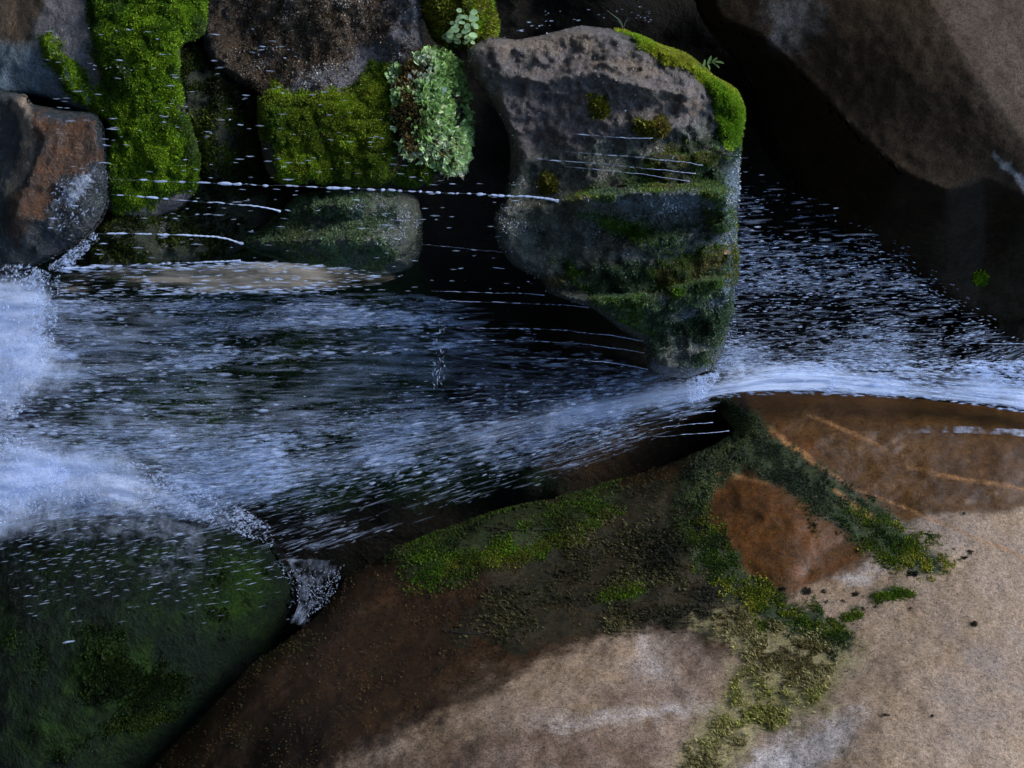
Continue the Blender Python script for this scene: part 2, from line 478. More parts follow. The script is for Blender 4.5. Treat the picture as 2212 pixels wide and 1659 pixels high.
# cliff behind everything: one relief with real depth, closed at the back
CLIFF = [(-700, -800, 2.0), (-700, 830, 1.2), (-700, 2400, 1.5), (3000, -800, 1.9), (3000, 830, 1.6), (3000, 2400, 1.6), (1100, -900, 2.2), (1100, 2400, 1.6),
         (200, 800, .95), (600, 800, 1.0), (1000, 800, 1.15), (1300, 850, 1.0), (1400, 1000, .85), (1250, 1030, .82), (900, 1050, .95), (500, 1000, .9), (1600, 700, 1.5), (1900, 600, 1.7),
         (200, 560, .85), (700, 640, .95), (470, 120, .75), (470, 260, .6), (490, 380, .55), (430, 480, .5), (560, 460, .6), (1000, 400, 2.6), (1000, 200, 2.5), (1000, 550, 2.0), (1150, 60, 2.3), (1400, 20, 2.4), (1650, 300, 2.2),
         (300, 1300, 1.2), (1000, 1200, 1.2), (1600, 1300, 1.5), (2000, 800, 1.35), (2250, 820, .9)]
m_cliff = rock_mat('cliff_rock', (.010, .009, .007), (.018, .014, .009), (.008, .012, .006), .5,
                   layers=(('brown', (.035, .020, .010), (.05, .03, .014), .4, .5, 12), ('green', (.014, .034, .012), (.030, .056, .016), .6, 1.3, 14, .2)), speckle=.5, bump=.8, spec=.2, fine=70)
def cliff():
    su, sv = 20, 20
    U, Vv = np.meshgrid(np.arange(-900, 3300, su), np.arange(-1000, 2700, sv), indexing='ij')
    P = np.stack([U.ravel(), Vv.ravel()], 1).astype(float)
    y = TPS(CLIFF)(P); w = W(P[:, 0], P[:, 1], y)
    y = y - .22 * fbm(w * 1.6, 5, 21) - .05 * ridged(w * 4, 4, 5)
    V1 = W(P[:, 0], P[:, 1], y); nu, nv = U.shape
    i = np.arange(nu * nv).reshape(nu, nv)
    F = np.stack([i[:-1, :-1], i[1:, :-1], i[1:, 1:], i[:-1, 1:]], -1).reshape(-1, 4)
    # back and rim
    ring = np.concatenate([i[:-1, 0], i[-1, :-1], i[:0:-1, -1], i[0, :0:-1]])
    B = V1[ring].copy(); B[:, 1] = 6.0
    c = np.array([[B[:, 0].mean(), 6.0, B[:, 2].mean()]])
    nb = len(V1); r2 = np.arange(len(ring)) + nb
    q = np.stack([ring, np.roll(ring, -1), np.roll(r2, -1), r2], -1)
    t = np.stack([r2, np.roll(r2, -1), np.full(len(r2), nb + len(ring))], -1)
    Pw = warp(P, 25, 90)
    br = umax(lambda Q: sdp(Q, [(1150, 1060), (1200, 960), (1500, 900), (1620, 900), (1600, 1060), (1400, 1100)]))(Pw) / 100
    gr = umax(lambda Q: sdp(Q, [(60, 560), (900, 560), (1000, 760), (950, 900), (1250, 1060), (600, 1100), (100, 1000)]),
              lambda Q: sdp(Q, [(370, 100), (560, 150), (600, 420), (640, 560), (230, 580), (240, 430), (400, 420)]), lambda Q: 30 - np.hypot(Q[:, 0] - 2120, Q[:, 1] - 600))(Pw) / 100
    pad = np.full(len(ring) + 1, -2.)
    o = mk_obj('cliff', np.vstack([V1, B, c]), [F, q, t], m_cliff, None, {'brown': np.concatenate([np.clip(br, -2, 2), pad]), 'green': np.concatenate([np.clip(gr, -2, 2), pad])})
    tag(o, kind='structure')
    return dict(P=P, V=V1, T=np.vstack([F[:, [0, 1, 2]], F[:, [0, 2, 3]]]))
d_cliff = cliff()
# unseen rock wall added behind the camera to cut low front skylight
def light_block_wall():
    n, m = 90, 24
    a = np.linspace(math.radians(150), math.radians(390), n); h = np.linspace(-1, 9, m)
    Aa, Hh = np.meshgrid(a, h, indexing='ij'); r = 11.5 + .28 * np.maximum(Hh, 0)
    V = np.stack([r * np.cos(Aa) * .9, -4 + r * np.sin(Aa), Hh], -1).reshape(-1, 3)
    V2 = V * np.array([1.5, 1.5, 1]); V = V + (.9 * fbm(V * .35, 5, 61))[:, None] * np.array([1, 1, .6])
    i = np.arange(n * m).reshape(n, m); k = n * m
    f = lambda o: np.stack([i[:-1, :-1], i[1:, :-1], i[1:, 1:], i[:-1, 1:]], -1).reshape(-1, 4) + o
    top = np.stack([i[:-1, -1], i[1:, -1], i[1:, -1] + k, i[:-1, -1] + k], -1)
    e1 = np.stack([i[0, :-1], i[0, 1:], i[0, 1:] + k, i[0, :-1] + k], -1); e2 = np.stack([i[-1, :-1], i[-1, 1:], i[-1, 1:] + k, i[-1, :-1] + k], -1)
    tag(mk_obj('cliff', np.vstack([V, V2]), [f(0), f(k), top, e1, e2], m_ground, None), kind='structure')
light_block_wall()

# ------------------------------------------------------------------ the big tan boulder (foreground slab)
A_OUT = [(300, 1700), (420, 1565), (560, 1425), (680, 1335), (745, 1255), (860, 1180), (1050, 1112), (1250, 1062), (1380, 1022), (1480, 992), (1545, 962), (1588, 930),
         (1565, 900), (1535, 862), (1580, 846), (1700, 846), (1850, 850), (2000, 862), (2212, 892), (2420, 950), (2560, 1200), (2560, 1850), (2300, 2150), (1500, 2250), (700, 2150), (350, 1950)]
A_CTL = [(2212, 1659, -.80), (2560, 1900, -.75), (2212, 1300, -.22), (2212, 1000, .30), (2212, 900, .52), (1900, 870, .48), (1620, 862, .48), (1580, 925, .42), (1800, 1250, -.12),
         (1620, 1480, -.50), (1300, 1659, -.85), (1900, 1659, -.92), (1000, 1500, -.45), (740, 1255, .28), (1050, 1112, .36), (1380, 1022, .46), (900, 1380, -.05), (420, 1600, -.02), (700, 1600, -.42),
         (1200, 1250, .08), (1500, 1110, .20), (1560, 1000, .30), (1500, 2200, -1.2), (2300, 2100, -1.1), (400, 1900, -.3), (1330, 1380, -.30), (1550, 1300, -.16), (1700, 1120, .05), (1480, 1560, -.62), (2450, 1050, .42)]
DRY = [(640, 1740), (740, 1650), (900, 1585), (1000, 1530), (1080, 1490), (1150, 1440), (1330, 1368), (1450, 1385), (1530, 1440), (1620, 1400), (1650, 1340), (1675, 1285), (1760, 1258), (1865, 1212), (1960, 1125), (2010, 1112), (2212, 1098), (2600, 1090), (2700, 2300), (500, 2300)]
RUST = [(1600, 842), (1800, 842), (2000, 855), (2212, 885), (2560, 960), (2600, 1110), (2212, 1098), (2000, 1112), (1950, 1128), (1850, 1080), (1760, 1010), (1690, 960), (1640, 920)]
ISLE = [(1500, 1085), (1515, 1045), (1545, 1018), (1600, 1028), (1700, 1062), (1800, 1130), (1862, 1182), (1850, 1222), (1760, 1255), (1680, 1282), (1600, 1235), (1535, 1180), (1505, 1130)]
fan1 = lambda Q: umax(lambda q: sdl(q, [(1535, 880), (1600, 930), (1645, 975), (1720, 1020), (1800, 1078), (1900, 1150), (1970, 1200), (2035, 1224)], [34, 46, 46, 42, 42, 46, 40, 14]),
                      lambda q: sdl(q, [(1600, 960), (1530, 1010), (1490, 1070), (1490, 1130), (1530, 1200), (1590, 1260), (1650, 1305), (1740, 1345), (1820, 1385)], [40, 44, 38, 36, 38, 34, 30, 32, 22]),
                      lambda q: sdl(q, [(1590, 1215), (1560, 1195)], 10))(Q)
strip = lambda Q: umax(lambda q: sdp(q, [(850, 1200), (960, 1140), (1100, 1088), (1335, 1058), (1350, 1078), (1180, 1165), (1000, 1245), (885, 1250)]))(Q)
patch = lambda Q: umax(lambda q: sdl(q, [(1300, 1290), (1350, 1278), (1385, 1272)], [10, 16, 6]), lambda q: sdl(q, [(1895, 1288), (1935, 1284), (1970, 1286)], [10, 12, 5]),
                       lambda q: sdl(q, [(1825, 1332), (1855, 1325)], 8))(Q)
mat_ = lambda Q: umax(lambda q: sdp(q, [(1500, 1345), (1600, 1320), (1700, 1350), (1840, 1385), (1860, 1420), (1790, 1480), (1800, 1530), (1700, 1560), (1640, 1600), (1560, 1700), (1450, 1700), (1480, 1600), (1560, 1500), (1600, 1420), (1560, 1380)]))(Q)
dark = lambda Q: sdp(Q, [(1040, 1130), (1250, 1090), (1420, 1030), (1500, 1120), (1560, 1240), (1640, 1310), (1520, 1370), (1300, 1370), (1100, 1400), (960, 1360), (1040, 1260)])
veins = lambda Q: umax(lambda q: sdl(q, [(1660, 925), (1740, 985), (1770, 1012), (1850, 1060), (1960, 1098), (2212, 1205)], [3, 6, 1.6, 1, 1.2, 2]),
                       lambda q: sdl(q, [(1740, 890), (1800, 920), (1860, 945), (1950, 985)], [2, 3, 1.5, 0]), lambda q: sdl(q, [(1960, 1010), (2060, 1032), (2212, 1055)], [1, 3, 2]),
                       lambda q: sdl(q, [(1800, 1060), (1870, 1110), (1900, 1125)], [3, 5, 2]), lambda q: sdl(q, [(1545, 1020), (1600, 1030), (1660, 1045)], [2, 4, 1]))(Q)
spots_p = [(1972, 1240, 14, 6), (1848, 1283, 9, 5), (1742, 1278, 13, 7), (1780, 1278, 6, 4), (1785, 1300, 6, 3), (1823, 1299, 6, 3), (1890, 1311, 6, 3), (1865, 1316, 5, 3), (2103, 1348, 9, 5), (2083, 1205, 7, 3), (2095, 1192, 6, 3), (1912, 1545, 10, 3),
           (2012, 1548, 5, 3), (1966, 1314, 4, 2), (2030, 1328, 3, 2), (2080, 1110, 5, 3), (1690, 1272, 8, 4), (2060, 1185, 5, 2), (1800, 1270, 4, 2)]
def spots(Q):
    r = np.full(len(Q), -60.)
    for (u, v, a, c) in spots_p: r = np.maximum(r, (1 - np.hypot((Q[:, 0] - u) / a, (Q[:, 1] - v) / c)) * c * 1.6)
    return r
frost = lambda Q: umax(lambda q: sdp(q, [(1640, 1620), (1760, 1570), (1860, 1545), (1800, 1640), (1700, 1720), (1500, 1760)]) , lambda q: sdl(q, [(1200, 1570), (1420, 1535), (1530, 1525)], [-2, 6, -4]),
                       lambda q: sdl(q, [(1790, 1228), (1850, 1240), (1900, 1222)], [3, 12, 3]), lambda q: sdl(q, [(1390, 1380), (1410, 1440)], [2, 6]))(Q) - 4
wp = lambda f, a=16, s=45., k=5: (lambda P: f(warp(P, a, s, k)))
mA = rock_mat('tan_granite', (.023, .0125, .006), (.037, .0185, .008), (.013, .011, .006), .42,
              layers=(('damp', (.06, .036, .020), (.10, .066, .042), .6, 1.2, 9, .4), ('dry', (.205, .135, .080), (.23, .160, .105), .75, .9, 14, .2), ('grey', (.175, .138, .118), (.16, .125, .105), .75, 1.6, 7, .6), ('stain', (.095, .058, .036), (.16, .11, .08), .75, 1.6, 8, .45), ('frost', (.36, .32, .30), (.30, .25, .22), .75, 1.5, 18, .3),
                      ('rust', (.046, .022, .007), (.080, .037, .010), .35, .3, 14, .1), ('isle', (.100, .037, .008), (.055, .024, .007), .45, 1.0, 10, .25), ('dark', (.014, .013, .006), (.028, .020, .009), .6, .9, 16), ('mat', (.15, .125, .05), (.22, .18, .09), .8, 1.3, 22, .3),
                      ('moss', (.018, .026, .009), (.03, .038, .012), .7, 1.0, 20, .15), ('vein', (.26, .12, .04), (.18, .085, .03), .5, .10, 30), ('spot', (.02, .022, .016), (.035, .03, .02), .8, .05, 30)),
              speckle=.85, bump=.16, spec=.22, fine=170, mottle=5)
o_A, d_A = rock('boulder', A_OUT, A_CTL, mA, sp=7, edge_w=70, edge_r=.16, thick=1.3, rough=((.05, 1.7), (.018, 8), (.006, 30)),
                masks=dict(damp=wp(lambda Q: sdp(Q, DRY) + 18, 60, 80), dry=wp(lambda Q: sdp(Q, DRY), 26), grey=lambda P: -24 + 60 * fbm(np.concatenate([P / 160., np.zeros((len(P), 1))], 1), 3, 77) + np.minimum(0, sdp(P, DRY) - 10), frost=wp(frost, 20, 50), stain=wp(lambda Q: umax(lambda q: sdp(q, [(700, 1680), (1000, 1590), (1300, 1560), (1480, 1560), (1560, 1420), (1440, 1380), (1500, 1500), (1350, 1470), (1250, 1500), (1480, 1540), (1420, 1700), (700, 1760)]))(Q), 40, 90),
                           rust=wp(lambda Q: np.maximum(sdp(Q, RUST), sdp(Q, ISLE)), 10), isle=wp(lambda Q: np.maximum(sdp(Q, ISLE) + 6, sdl(Q, [(1640, 915), (1720, 975), (1760, 1010)], [16, 34, 10])), 14), dark=wp(dark, 40, 70), mat=wp(mat_, 30, 40), vein=wp(veins, 5, 60), spot=wp(spots, 4, 20)),
                moss=wp(lambda Q: np.max([fan1(Q), strip(Q), patch(Q)], 0), 12, 30), moss_h=.004, seed=1)
tag(o_A, 'huge tan and brown granite boulder filling the lower right, with a forked band of moss', 'boulder')

# ------------------------------------------------------------------ the hanging block in the middle
B_OUT = [(1010, 110), (1035, 90), (1060, 82), (1120, 84), (1190, 70), (1258, 55), (1320, 62), (1345, 66), (1420, 96), (1480, 118), (1540, 165), (1588, 196), (1606, 235), (1604, 275), (1600, 340), (1596, 430), (1592, 520), (1592, 600), (1588, 660), (1575, 705), (1560, 765), (1536, 800),
         (1480, 818), (1435, 812), (1402, 795), (1392, 745), (1330, 705), (1280, 668), (1230, 650), (1185, 632), (1170, 604), (1112, 575), (1075, 532), (1066, 470), (1090, 432), (1102, 380), (1100, 300), (1062, 222), (1022, 165)]
B_CTL = [(1060, 120, -.10), (1250, 120, -.14), (1400, 200, -.2), (1300, 330, -.15), (1150, 250, -.09), (1550, 240, -.16), (1560, 450, -.20), (1450, 470, -.24), (1250, 500, -.18), (1110, 480, -.14), (1400, 640, -.17), (1490, 770, -.08), (1160, 390, -.02), (1250, 370, -.08), (1120, 330, -.04), (1550, 640, -.17), (1200, 600, -.13), (1300, 430, -.18)]
b_moss_top = lambda Q: umax(lambda q: sdl(q, [(1338, 58), (1400, 84), (1450, 110), (1500, 132), (1545, 165)], [8, 24, 28, 26, 20]), lambda q: sdl(q, [(1545, 175), (1575, 205), (1582, 250), (1575, 300)], [18, 34, 38, 26]))(Q)
b_moss_fin = lambda Q: umax(lambda q: sdl(q, [(1580, 320), (1500, 350), (1400, 385), (1300, 412), (1215, 434)], [40, 56, 42, 26, 6]), lambda q: sdl(q, [(1570, 560), (1500, 600), (1400, 600), (1280, 600), (1190, 612)], [50, 60, 40, 34, 12]),
                            lambda q: sdl(q, [(1540, 400), (1560, 500)], [40, 40]))(Q)
b_moss_low = lambda Q: umax(lambda q: sdp(q, [(1180, 560), (1400, 560), (1590, 560), (1590, 680), (1540, 790), (1420, 800), (1390, 740), (1280, 660)]), lambda q: sdl(q, [(1250, 470), (1450, 520)], [20, 40]))(Q)
b_tuft = lambda Q: umax(lambda q: sdl(q, [(1385, 272), (1430, 275)], [14, 16]), lambda q: sdl(q, [(1180, 392), (1190, 398)], 12), lambda q: sdl(q, [(1290, 225), (1300, 235)], 14))(Q)
b_pale = lambda Q: umax(lambda q: sdl(q, [(1400, 215), (1500, 225)], [18, 22]), lambda q: sdl(q, [(1030, 100), (1180, 95), (1260, 90)], [14, 14, 20]), lambda q: sdl(q, [(1290, 130), (1400, 150)], [10, 26]))(Q)
b_wet = lambda Q: umax(lambda q: sdp(q, [(1130, 350), (1250, 330), (1420, 300), (1620, 260), (1620, 850), (1000, 850), (1050, 460)]))(Q)
b_sky_sheen = lambda Q: umax(lambda q: sdl(q, [(1592, 350), (1578, 420), (1560, 460), (1590, 560), (1580, 660), (1490, 695)], [12, 24, 44, 14, 26, 14]), lambda q: sdl(q, [(1330, 430), (1450, 440), (1580, 440)], [6, 14, 26]))(Q)  # water film on the edge, blue sky reflection painted into its colour
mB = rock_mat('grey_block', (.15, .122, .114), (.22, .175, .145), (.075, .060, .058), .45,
              layers=(('pale', (.27, .20, .14), (.21, .16, .12), .6, 1.0, 14, .15), ('wet', (.045, .066, .046), (.095, .095, .066), .2, .7, 14, .25), ('moss', (.03, .038, .015), (.055, .06, .025), .6, .9, 24, .15), ('sky_sheen', (.16, .23, .26), (.09, .13, .15), .15, .5, 16, .2)),
              speckle=.6, bump=1.2, spec=.5, fine=80, mottle=13, coat=.5)
o_B, d_B = rock('boulder', B_OUT, B_CTL, mB, sp=4.5, edge_w=30, edge_r=.13, thick=.95,
                ridges=(([(1640, 430), (1520, 415), (1380, 418), (1290, 426), (1205, 437)], .26, 90, 20), ([(1610, 475), (1520, 500), (1420, 520), (1330, 540)], .12, 60, 22), ([(1600, 600), (1420, 645), (1270, 650), (1180, 632)], .14, 70, 20), ([(1600, 320), (1500, 340), (1420, 355)], .08, 50, 22),
                        ([(1280, 160), (1400, 190), (1540, 215)], .07, 50, 40), ([(1060, 150), (1180, 180), (1300, 160)], .05, 60, 40)),
                rough=((.04, 3.5), (.05, 9), (.03, 24), (.012, 55)), masks=dict(pale=wp(b_pale, 18), wet=wp(lambda Q: b_wet(Q) + 18, 30), sky_sheen=wp(b_sky_sheen, 12)), moss=wp(lambda Q: np.max([b_moss_top(Q), b_moss_fin(Q) - 6, b_tuft(Q)], 0), 16, 30), moss_h=.035, jag=4, seed=3, ridge_tex=(.032, (11, 9, 2.2)))
tag(o_B, 'grey hanging block with a mossy upper edge, wedged in the middle of the falls', 'boulder')

# ------------------------------------------------------------------ mossy block left of it, and the wet knob below
C_OUT = [(425, -160), (700, -190), (925, -160), (912, 40), (918, 100), (960, 112), (985, 145), (1000, 205), (1002, 300), (990, 370), (960, 395), (925, 402), (700, 398), (610, 395), (572, 370), (560, 280), (556, 200), (500, 176), (448, 130), (428, 40)]
C_CTL = [(700, 60, .20), (880, 60, .1), (520, 60, .42), (600, 180, .24), (700, 215, .02), (700, 350, .0), (600, 250, .06), (900, 250, -.06), (980, 250, .02), (900, 380, .02), (800, 150, .16), (700, -160, .3), (900, -160, .2)]
c_moss = lambda Q: umax(lambda q: sdp(q, [(545, 210), (600, 196), (640, 206), (760, 196), (790, 160), (800, 120), (850, 150), (850, 390), (925, 345), (930, 395), (700, 400), (600, 395), (568, 300)]))(Q)
c_plant = lambda Q: sdp(Q, [(850, 165), (890, 130), (940, 112), (985, 145), (1000, 220), (1000, 320), (975, 370), (935, 345), (880, 320), (855, 250)])
c_red = lambda Q: sdl(Q, [(740, 270), (820, 245), (830, 300)], [30, 40, 40])
mC = rock_mat('wet_brown_rock', (.052, .031, .013), (.095, .060, .030), (.018, .011, .005), .2,
              layers=(('blue', (.11, .105, .115), (.17, .165, .185), .22, 1.1, 16, .2), ('moss', (.018, .03, .006), (.03, .042, .008), .8, .5, 24), ('red', (.075, .040, .014), (.05, .035, .014), .7, 1.0, 18)), speckle=.55, bump=1.2, spec=.6, fine=80, mottle=5, coat=.2)
o_C, d_C = rock('boulder', C_OUT, C_CTL, mC, sp=4.5, edge_w=28, edge_r=.11, thick=1.0, rough=((.05, 3), (.035, 10), (.025, 26), (.014, 55)),
                masks=dict(blue=wp(lambda Q: sdl(Q, [(870, -60), (890, 60), (850, 120), (640, 190), (600, 188)], [50, 44, 36, 16, 8]), 20), red=wp(c_red, 20)), moss=wp(lambda Q: np.maximum(c_moss(Q), c_plant(Q)), 14, 30), moss_h=.035, jag=5, seed=6)
tag(o_C, 'wet brown rock with a square mossy face and a pale leafy corner', 'boulder')

Dk_OUT = [(520, 525), (575, 492), (612, 455), (640, 425), (700, 410), (780, 404), (860, 410), (902, 432), (912, 490), (908, 550), (880, 585), (820, 596), (740, 590), (650, 572), (580, 552)]
Dk_CTL = [(540, 525, .25), (640, 520, .08), (760, 480, -.02), (870, 480, .0), (800, 560, .08), (650, 450, .16), (900, 560, .12)]
mD = rock_mat('wet_green_knob', (.10, .12, .08), (.16, .17, .13), (.045, .06, .045), .2, layers=(('moss', (.03, .05, .024), (.05, .07, .035), .45, 1.0, 20),), speckle=.55, bump=1.2, spec=.6, fine=80, mottle=6, coat=.25)
o_D, d_D = rock('boulder', Dk_OUT, Dk_CTL, mD, sp=4.5, edge_w=60, edge_r=.2, thick=.9, ridges=(([(505, 528), (620, 522), (740, 520), (860, 520)], .13, 50, 40), ([(590, 456), (690, 446), (800, 440)], .10, 40, 34)),
                rough=((.03, 4), (.03, 12), (.022, 28), (.012, 55)), moss=wp(lambda Q: sdp(Q, [(520, 525), (640, 420), (760, 410), (800, 460), (740, 590), (600, 570)]), 20, 30), moss_h=.02, seed=9)
tag(o_D, 'rounded wet green knob of rock under the square mossy face, shedding thin streams', 'boulder')

# ------------------------------------------------------------------ left group
E_OUT = [(-150, -160), (200, -190), (440, -160), (445, 60), (392, 100), (388, 170), (412, 250), (432, 340), (425, 420), (370, 465), (290, 480), (235, 455), (215, 400), (218, 330), (238, 268), (170, 240), (110, 215), (60, 205), (-150, 195)]
E_CTL = [(50, 60, .22), (50, 180, .2), (200, 100, .12), (300, 100, .08), (410, 30, .2), (380, 250, .12), (300, 300, .08), (380, 420, .25), (260, 430, .2), (200, 220, .18), (100, -160, .4), (400, -160, .4), (-150, 50, .4)]
e_moss = lambda Q: umax(lambda q: sdp(q, [(185, -170), (450, -170), (440, 70), (395, 105), (392, 180), (415, 270), (432, 345), (425, 400), (340, 430), (250, 470), (230, 400), (240, 290), (205, 225), (228, 170), (200, 80)]), lambda q: sdl(q, [(105, 90), (120, 125), (160, 175), (200, 215)], [8, 20, 22, 14]))(Q)
mE = rock_mat('grey_left_rock', (.12, .115, .12), (.17, .16, .165), (.07, .065, .075), .45,
              layers=(('moss', (.016, .03, .004), (.028, .045, .007), .8, .5, 24), ('brown', (.07, .042, .018), (.05, .03, .014), .5, .8, 16), ('mist', (.12, .17, .20), (.10, .14, .17), .5, .8, 10, .2)), speckle=.5, bump=.9, fine=80, spec=.5, coat=.5)
o_E, d_E = rock('boulder', E_OUT, E_CTL, mE, sp=6, edge_w=28, edge_r=.10, thick=1.0, rough=((.05, 3), (.03, 10), (.01, 28)),
                masks=dict(brown=wp(lambda Q: np.maximum(sdp(Q, [(-150, -160), (95, -160), (85, 40), (45, 115), (-20, 130), (-150, 130)]), sdl(Q, [(270, 262), (330, 270)], 4)), 20), mist=wp(lambda Q: sdp(Q, [(-100, 120), (60, 90), (120, 130), (210, 225), (220, 300), (100, 230), (-100, 210)]), 20)),
                moss=wp(e_moss, 18, 36), moss_h=.055, jag=6, seed=12)
tag(o_E, 'grey rock thickly covered in bright moss in the upper left', 'boulder')

K_OUT = [(372, 96), (440, 100), (500, 150), (570, 190), (582, 370), (650, 410), (620, 470), (540, 535), (430, 572), (230, 600), (200, 540), (236, 470), (400, 440), (415, 330), (380, 200)]
K_CTL = [(400, 120, .5), (500, 200, .42), (480, 330, .34), (560, 300, .42), (560, 420, .36), (480, 470, .38), (400, 530, .32), (260, 560, .24), (600, 440, .4)]
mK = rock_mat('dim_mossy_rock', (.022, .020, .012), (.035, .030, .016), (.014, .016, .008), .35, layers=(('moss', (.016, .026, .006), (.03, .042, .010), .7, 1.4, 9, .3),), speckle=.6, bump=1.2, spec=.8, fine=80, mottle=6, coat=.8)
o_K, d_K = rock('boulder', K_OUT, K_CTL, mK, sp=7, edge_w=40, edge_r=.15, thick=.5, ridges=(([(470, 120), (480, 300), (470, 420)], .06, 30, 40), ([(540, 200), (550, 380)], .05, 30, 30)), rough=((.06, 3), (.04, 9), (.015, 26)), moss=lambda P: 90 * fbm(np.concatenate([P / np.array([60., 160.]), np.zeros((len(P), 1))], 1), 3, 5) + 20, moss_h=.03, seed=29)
tag(o_K, 'dim mossy rock set back in the gap beside the square mossy face', 'boulder')

F_OUT = [(-160, 185), (20, 196), (55, 204), (70, 228), (125, 238), (215, 250), (232, 330), (240, 395), (225, 470), (180, 520), (110, 560), (20, 600), (-160, 640)]
F_CTL = [(0, 300, .12), (120, 330, .0), (200, 300, .02), (200, 450, .05), (80, 480, .1), (-150, 400, .3), (20, 560, .2)]
mF = rock_mat('rusty_wet_rock', (.025, .035, .035), (.03, .038, .045), (.05, .05, .055), .25,
              layers=(('rust', (.115, .042, .008), (.05, .021, .006), .3, .9, 14, .12), ('pale', (.34, .24, .15), (.25, .2, .16), .4, .5, 16), ('foam', (.35, .4, .5), (.2, .25, .33), .4, 1.2, 24)), speckle=.55, bump=1.0, spec=.6, fine=80, mottle=6, coat=.25)
o_F, d_F = rock('boulder', F_OUT, F_CTL, mF, sp=5, edge_w=28, edge_r=.12, thick=1.0, ridges=(([(50, 225), (100, 300), (60, 400), (20, 500)], .06, 60, 60),), rough=((.05, 3), (.035, 9), (.012, 28)),
                masks=dict(rust=wp(lambda Q: umax(lambda q: sdp(q, [(55, 235), (110, 250), (205, 265), (215, 330), (180, 370), (140, 380), (120, 430), (70, 480), (35, 530), (12, 480), (22, 430), (60, 400), (52, 370), (85, 330), (72, 290)]))(Q), 14), pale=wp(lambda Q: sdl(Q, [(50, 225), (65, 300), (60, 330), (40, 370), (20, 420)], [20, 10, 6, 12, 8]), 10), foam=wp(lambda Q: sdl(Q, [(150, 420), (190, 380)], [16, 10]), 12)), jag=6, seed=15)
tag(o_F, 'rust brown wet rock with a pale chipped edge at the far left', 'boulder')

G_OUT = [(-260, 1130), (-60, 1090), (120, 1078), (280, 1092), (430, 1108), (540, 1150), (600, 1190), (632, 1260), (625, 1330), (580, 1440), (480, 1560), (400, 1700), (300, 1950), (-260, 1950)]
G_CTL = [(0, 1120, .5), (300, 1120, .5), (560, 1200, .42), (600, 1300, .4), (300, 1250, .22), (100, 1300, .2), (300, 1450, .1), (100, 1600, .05), (450, 1500, .3), (350, 1650, .25), (0, 1850, .1), (-200, 1500, .3)]
g_moss = lambda Q: 40 * fbm(np.concatenate([Q / np.array([110., 100.]), np.zeros((len(Q), 1))], 1), 4, 91) + 70 * np.maximum(g_(np.hypot((Q[:, 0] - 230) / 1.2, Q[:, 1] - 1490), 0, 150), .8 * g_(np.hypot(Q[:, 0] - 500, Q[:, 1] - 1300), 0, 90)) - 40
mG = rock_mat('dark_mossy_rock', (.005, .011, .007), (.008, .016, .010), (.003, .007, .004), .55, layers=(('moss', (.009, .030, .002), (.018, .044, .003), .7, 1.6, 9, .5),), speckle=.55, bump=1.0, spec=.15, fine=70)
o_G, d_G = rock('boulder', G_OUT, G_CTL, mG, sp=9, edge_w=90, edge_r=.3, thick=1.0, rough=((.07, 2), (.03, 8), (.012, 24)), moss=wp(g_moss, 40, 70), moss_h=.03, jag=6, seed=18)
tag(o_G, 'dark round boulder with dim green moss in the lower left, under the falls', 'boulder')

# ------------------------------------------------------------------ upper right
H_OUT = [(1470, -220), (1505, 20), (1560, 105), (1618, 200), (1652, 330), (1750, 450), (1900, 560), (2020, 640), (2100, 700), (2212, 742), (2480, 780), (2650, 500), (2650, -150), (2200, -300)]
H_CTL = [(1560, 40, .5), (1640, 60, .42), (1720, 135, .38), (1850, 285, .30), (1950, 375, .26), (2050, 415, .24), (1800, 60, .3), (1950, 150, .18), (2100, 250, .15), (2200, 350, .18), (2000, 30, .18),
         (2212, 100, .12), (2150, 400, .26), (2212, 440, .3), (2212, 700, .2), (1900, 560, .2), (1650, 330, .35), (2600, 0, .3), (2600, 500, .4), (2000, -250, .5), (1550, -150, .6)]
H_FOLD = [(1400, -300), (1560, 40), (1640, 75), (1700, 125), (1765, 190), (1850, 284), (1950, 373), (2045, 412), (2085, 402), (2125, 386), (2170, 400), (2225, 430), (2700, 540)]
h_pale = lambda Q: sdp(Q, [(2000, -20), (2040, 60), (2110, 170), (2180, 280), (2230, 330), (2500, 500), (2500, -300), (1960, -300)])
h_lit = lambda Q: sdp(Q, [(1560, 0), (1640, 70), (1700, 120), (1735, 150), (1765, 180), (1850, 275), (1950, 365), (2045, 405), (2120, 380), (2212, 420), (2700, 500), (2700, -300), (1500, -300)])  # facet that catches the light, painted lighter than the underside
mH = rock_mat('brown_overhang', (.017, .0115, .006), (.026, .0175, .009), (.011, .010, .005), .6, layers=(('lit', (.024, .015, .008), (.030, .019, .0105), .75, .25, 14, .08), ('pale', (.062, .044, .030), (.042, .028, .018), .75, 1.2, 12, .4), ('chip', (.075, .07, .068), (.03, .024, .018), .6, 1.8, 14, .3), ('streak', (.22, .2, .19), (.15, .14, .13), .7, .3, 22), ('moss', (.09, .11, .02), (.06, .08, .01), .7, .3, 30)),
              speckle=.7, bump=.25, fine=130, mottle=3, spec=.08)
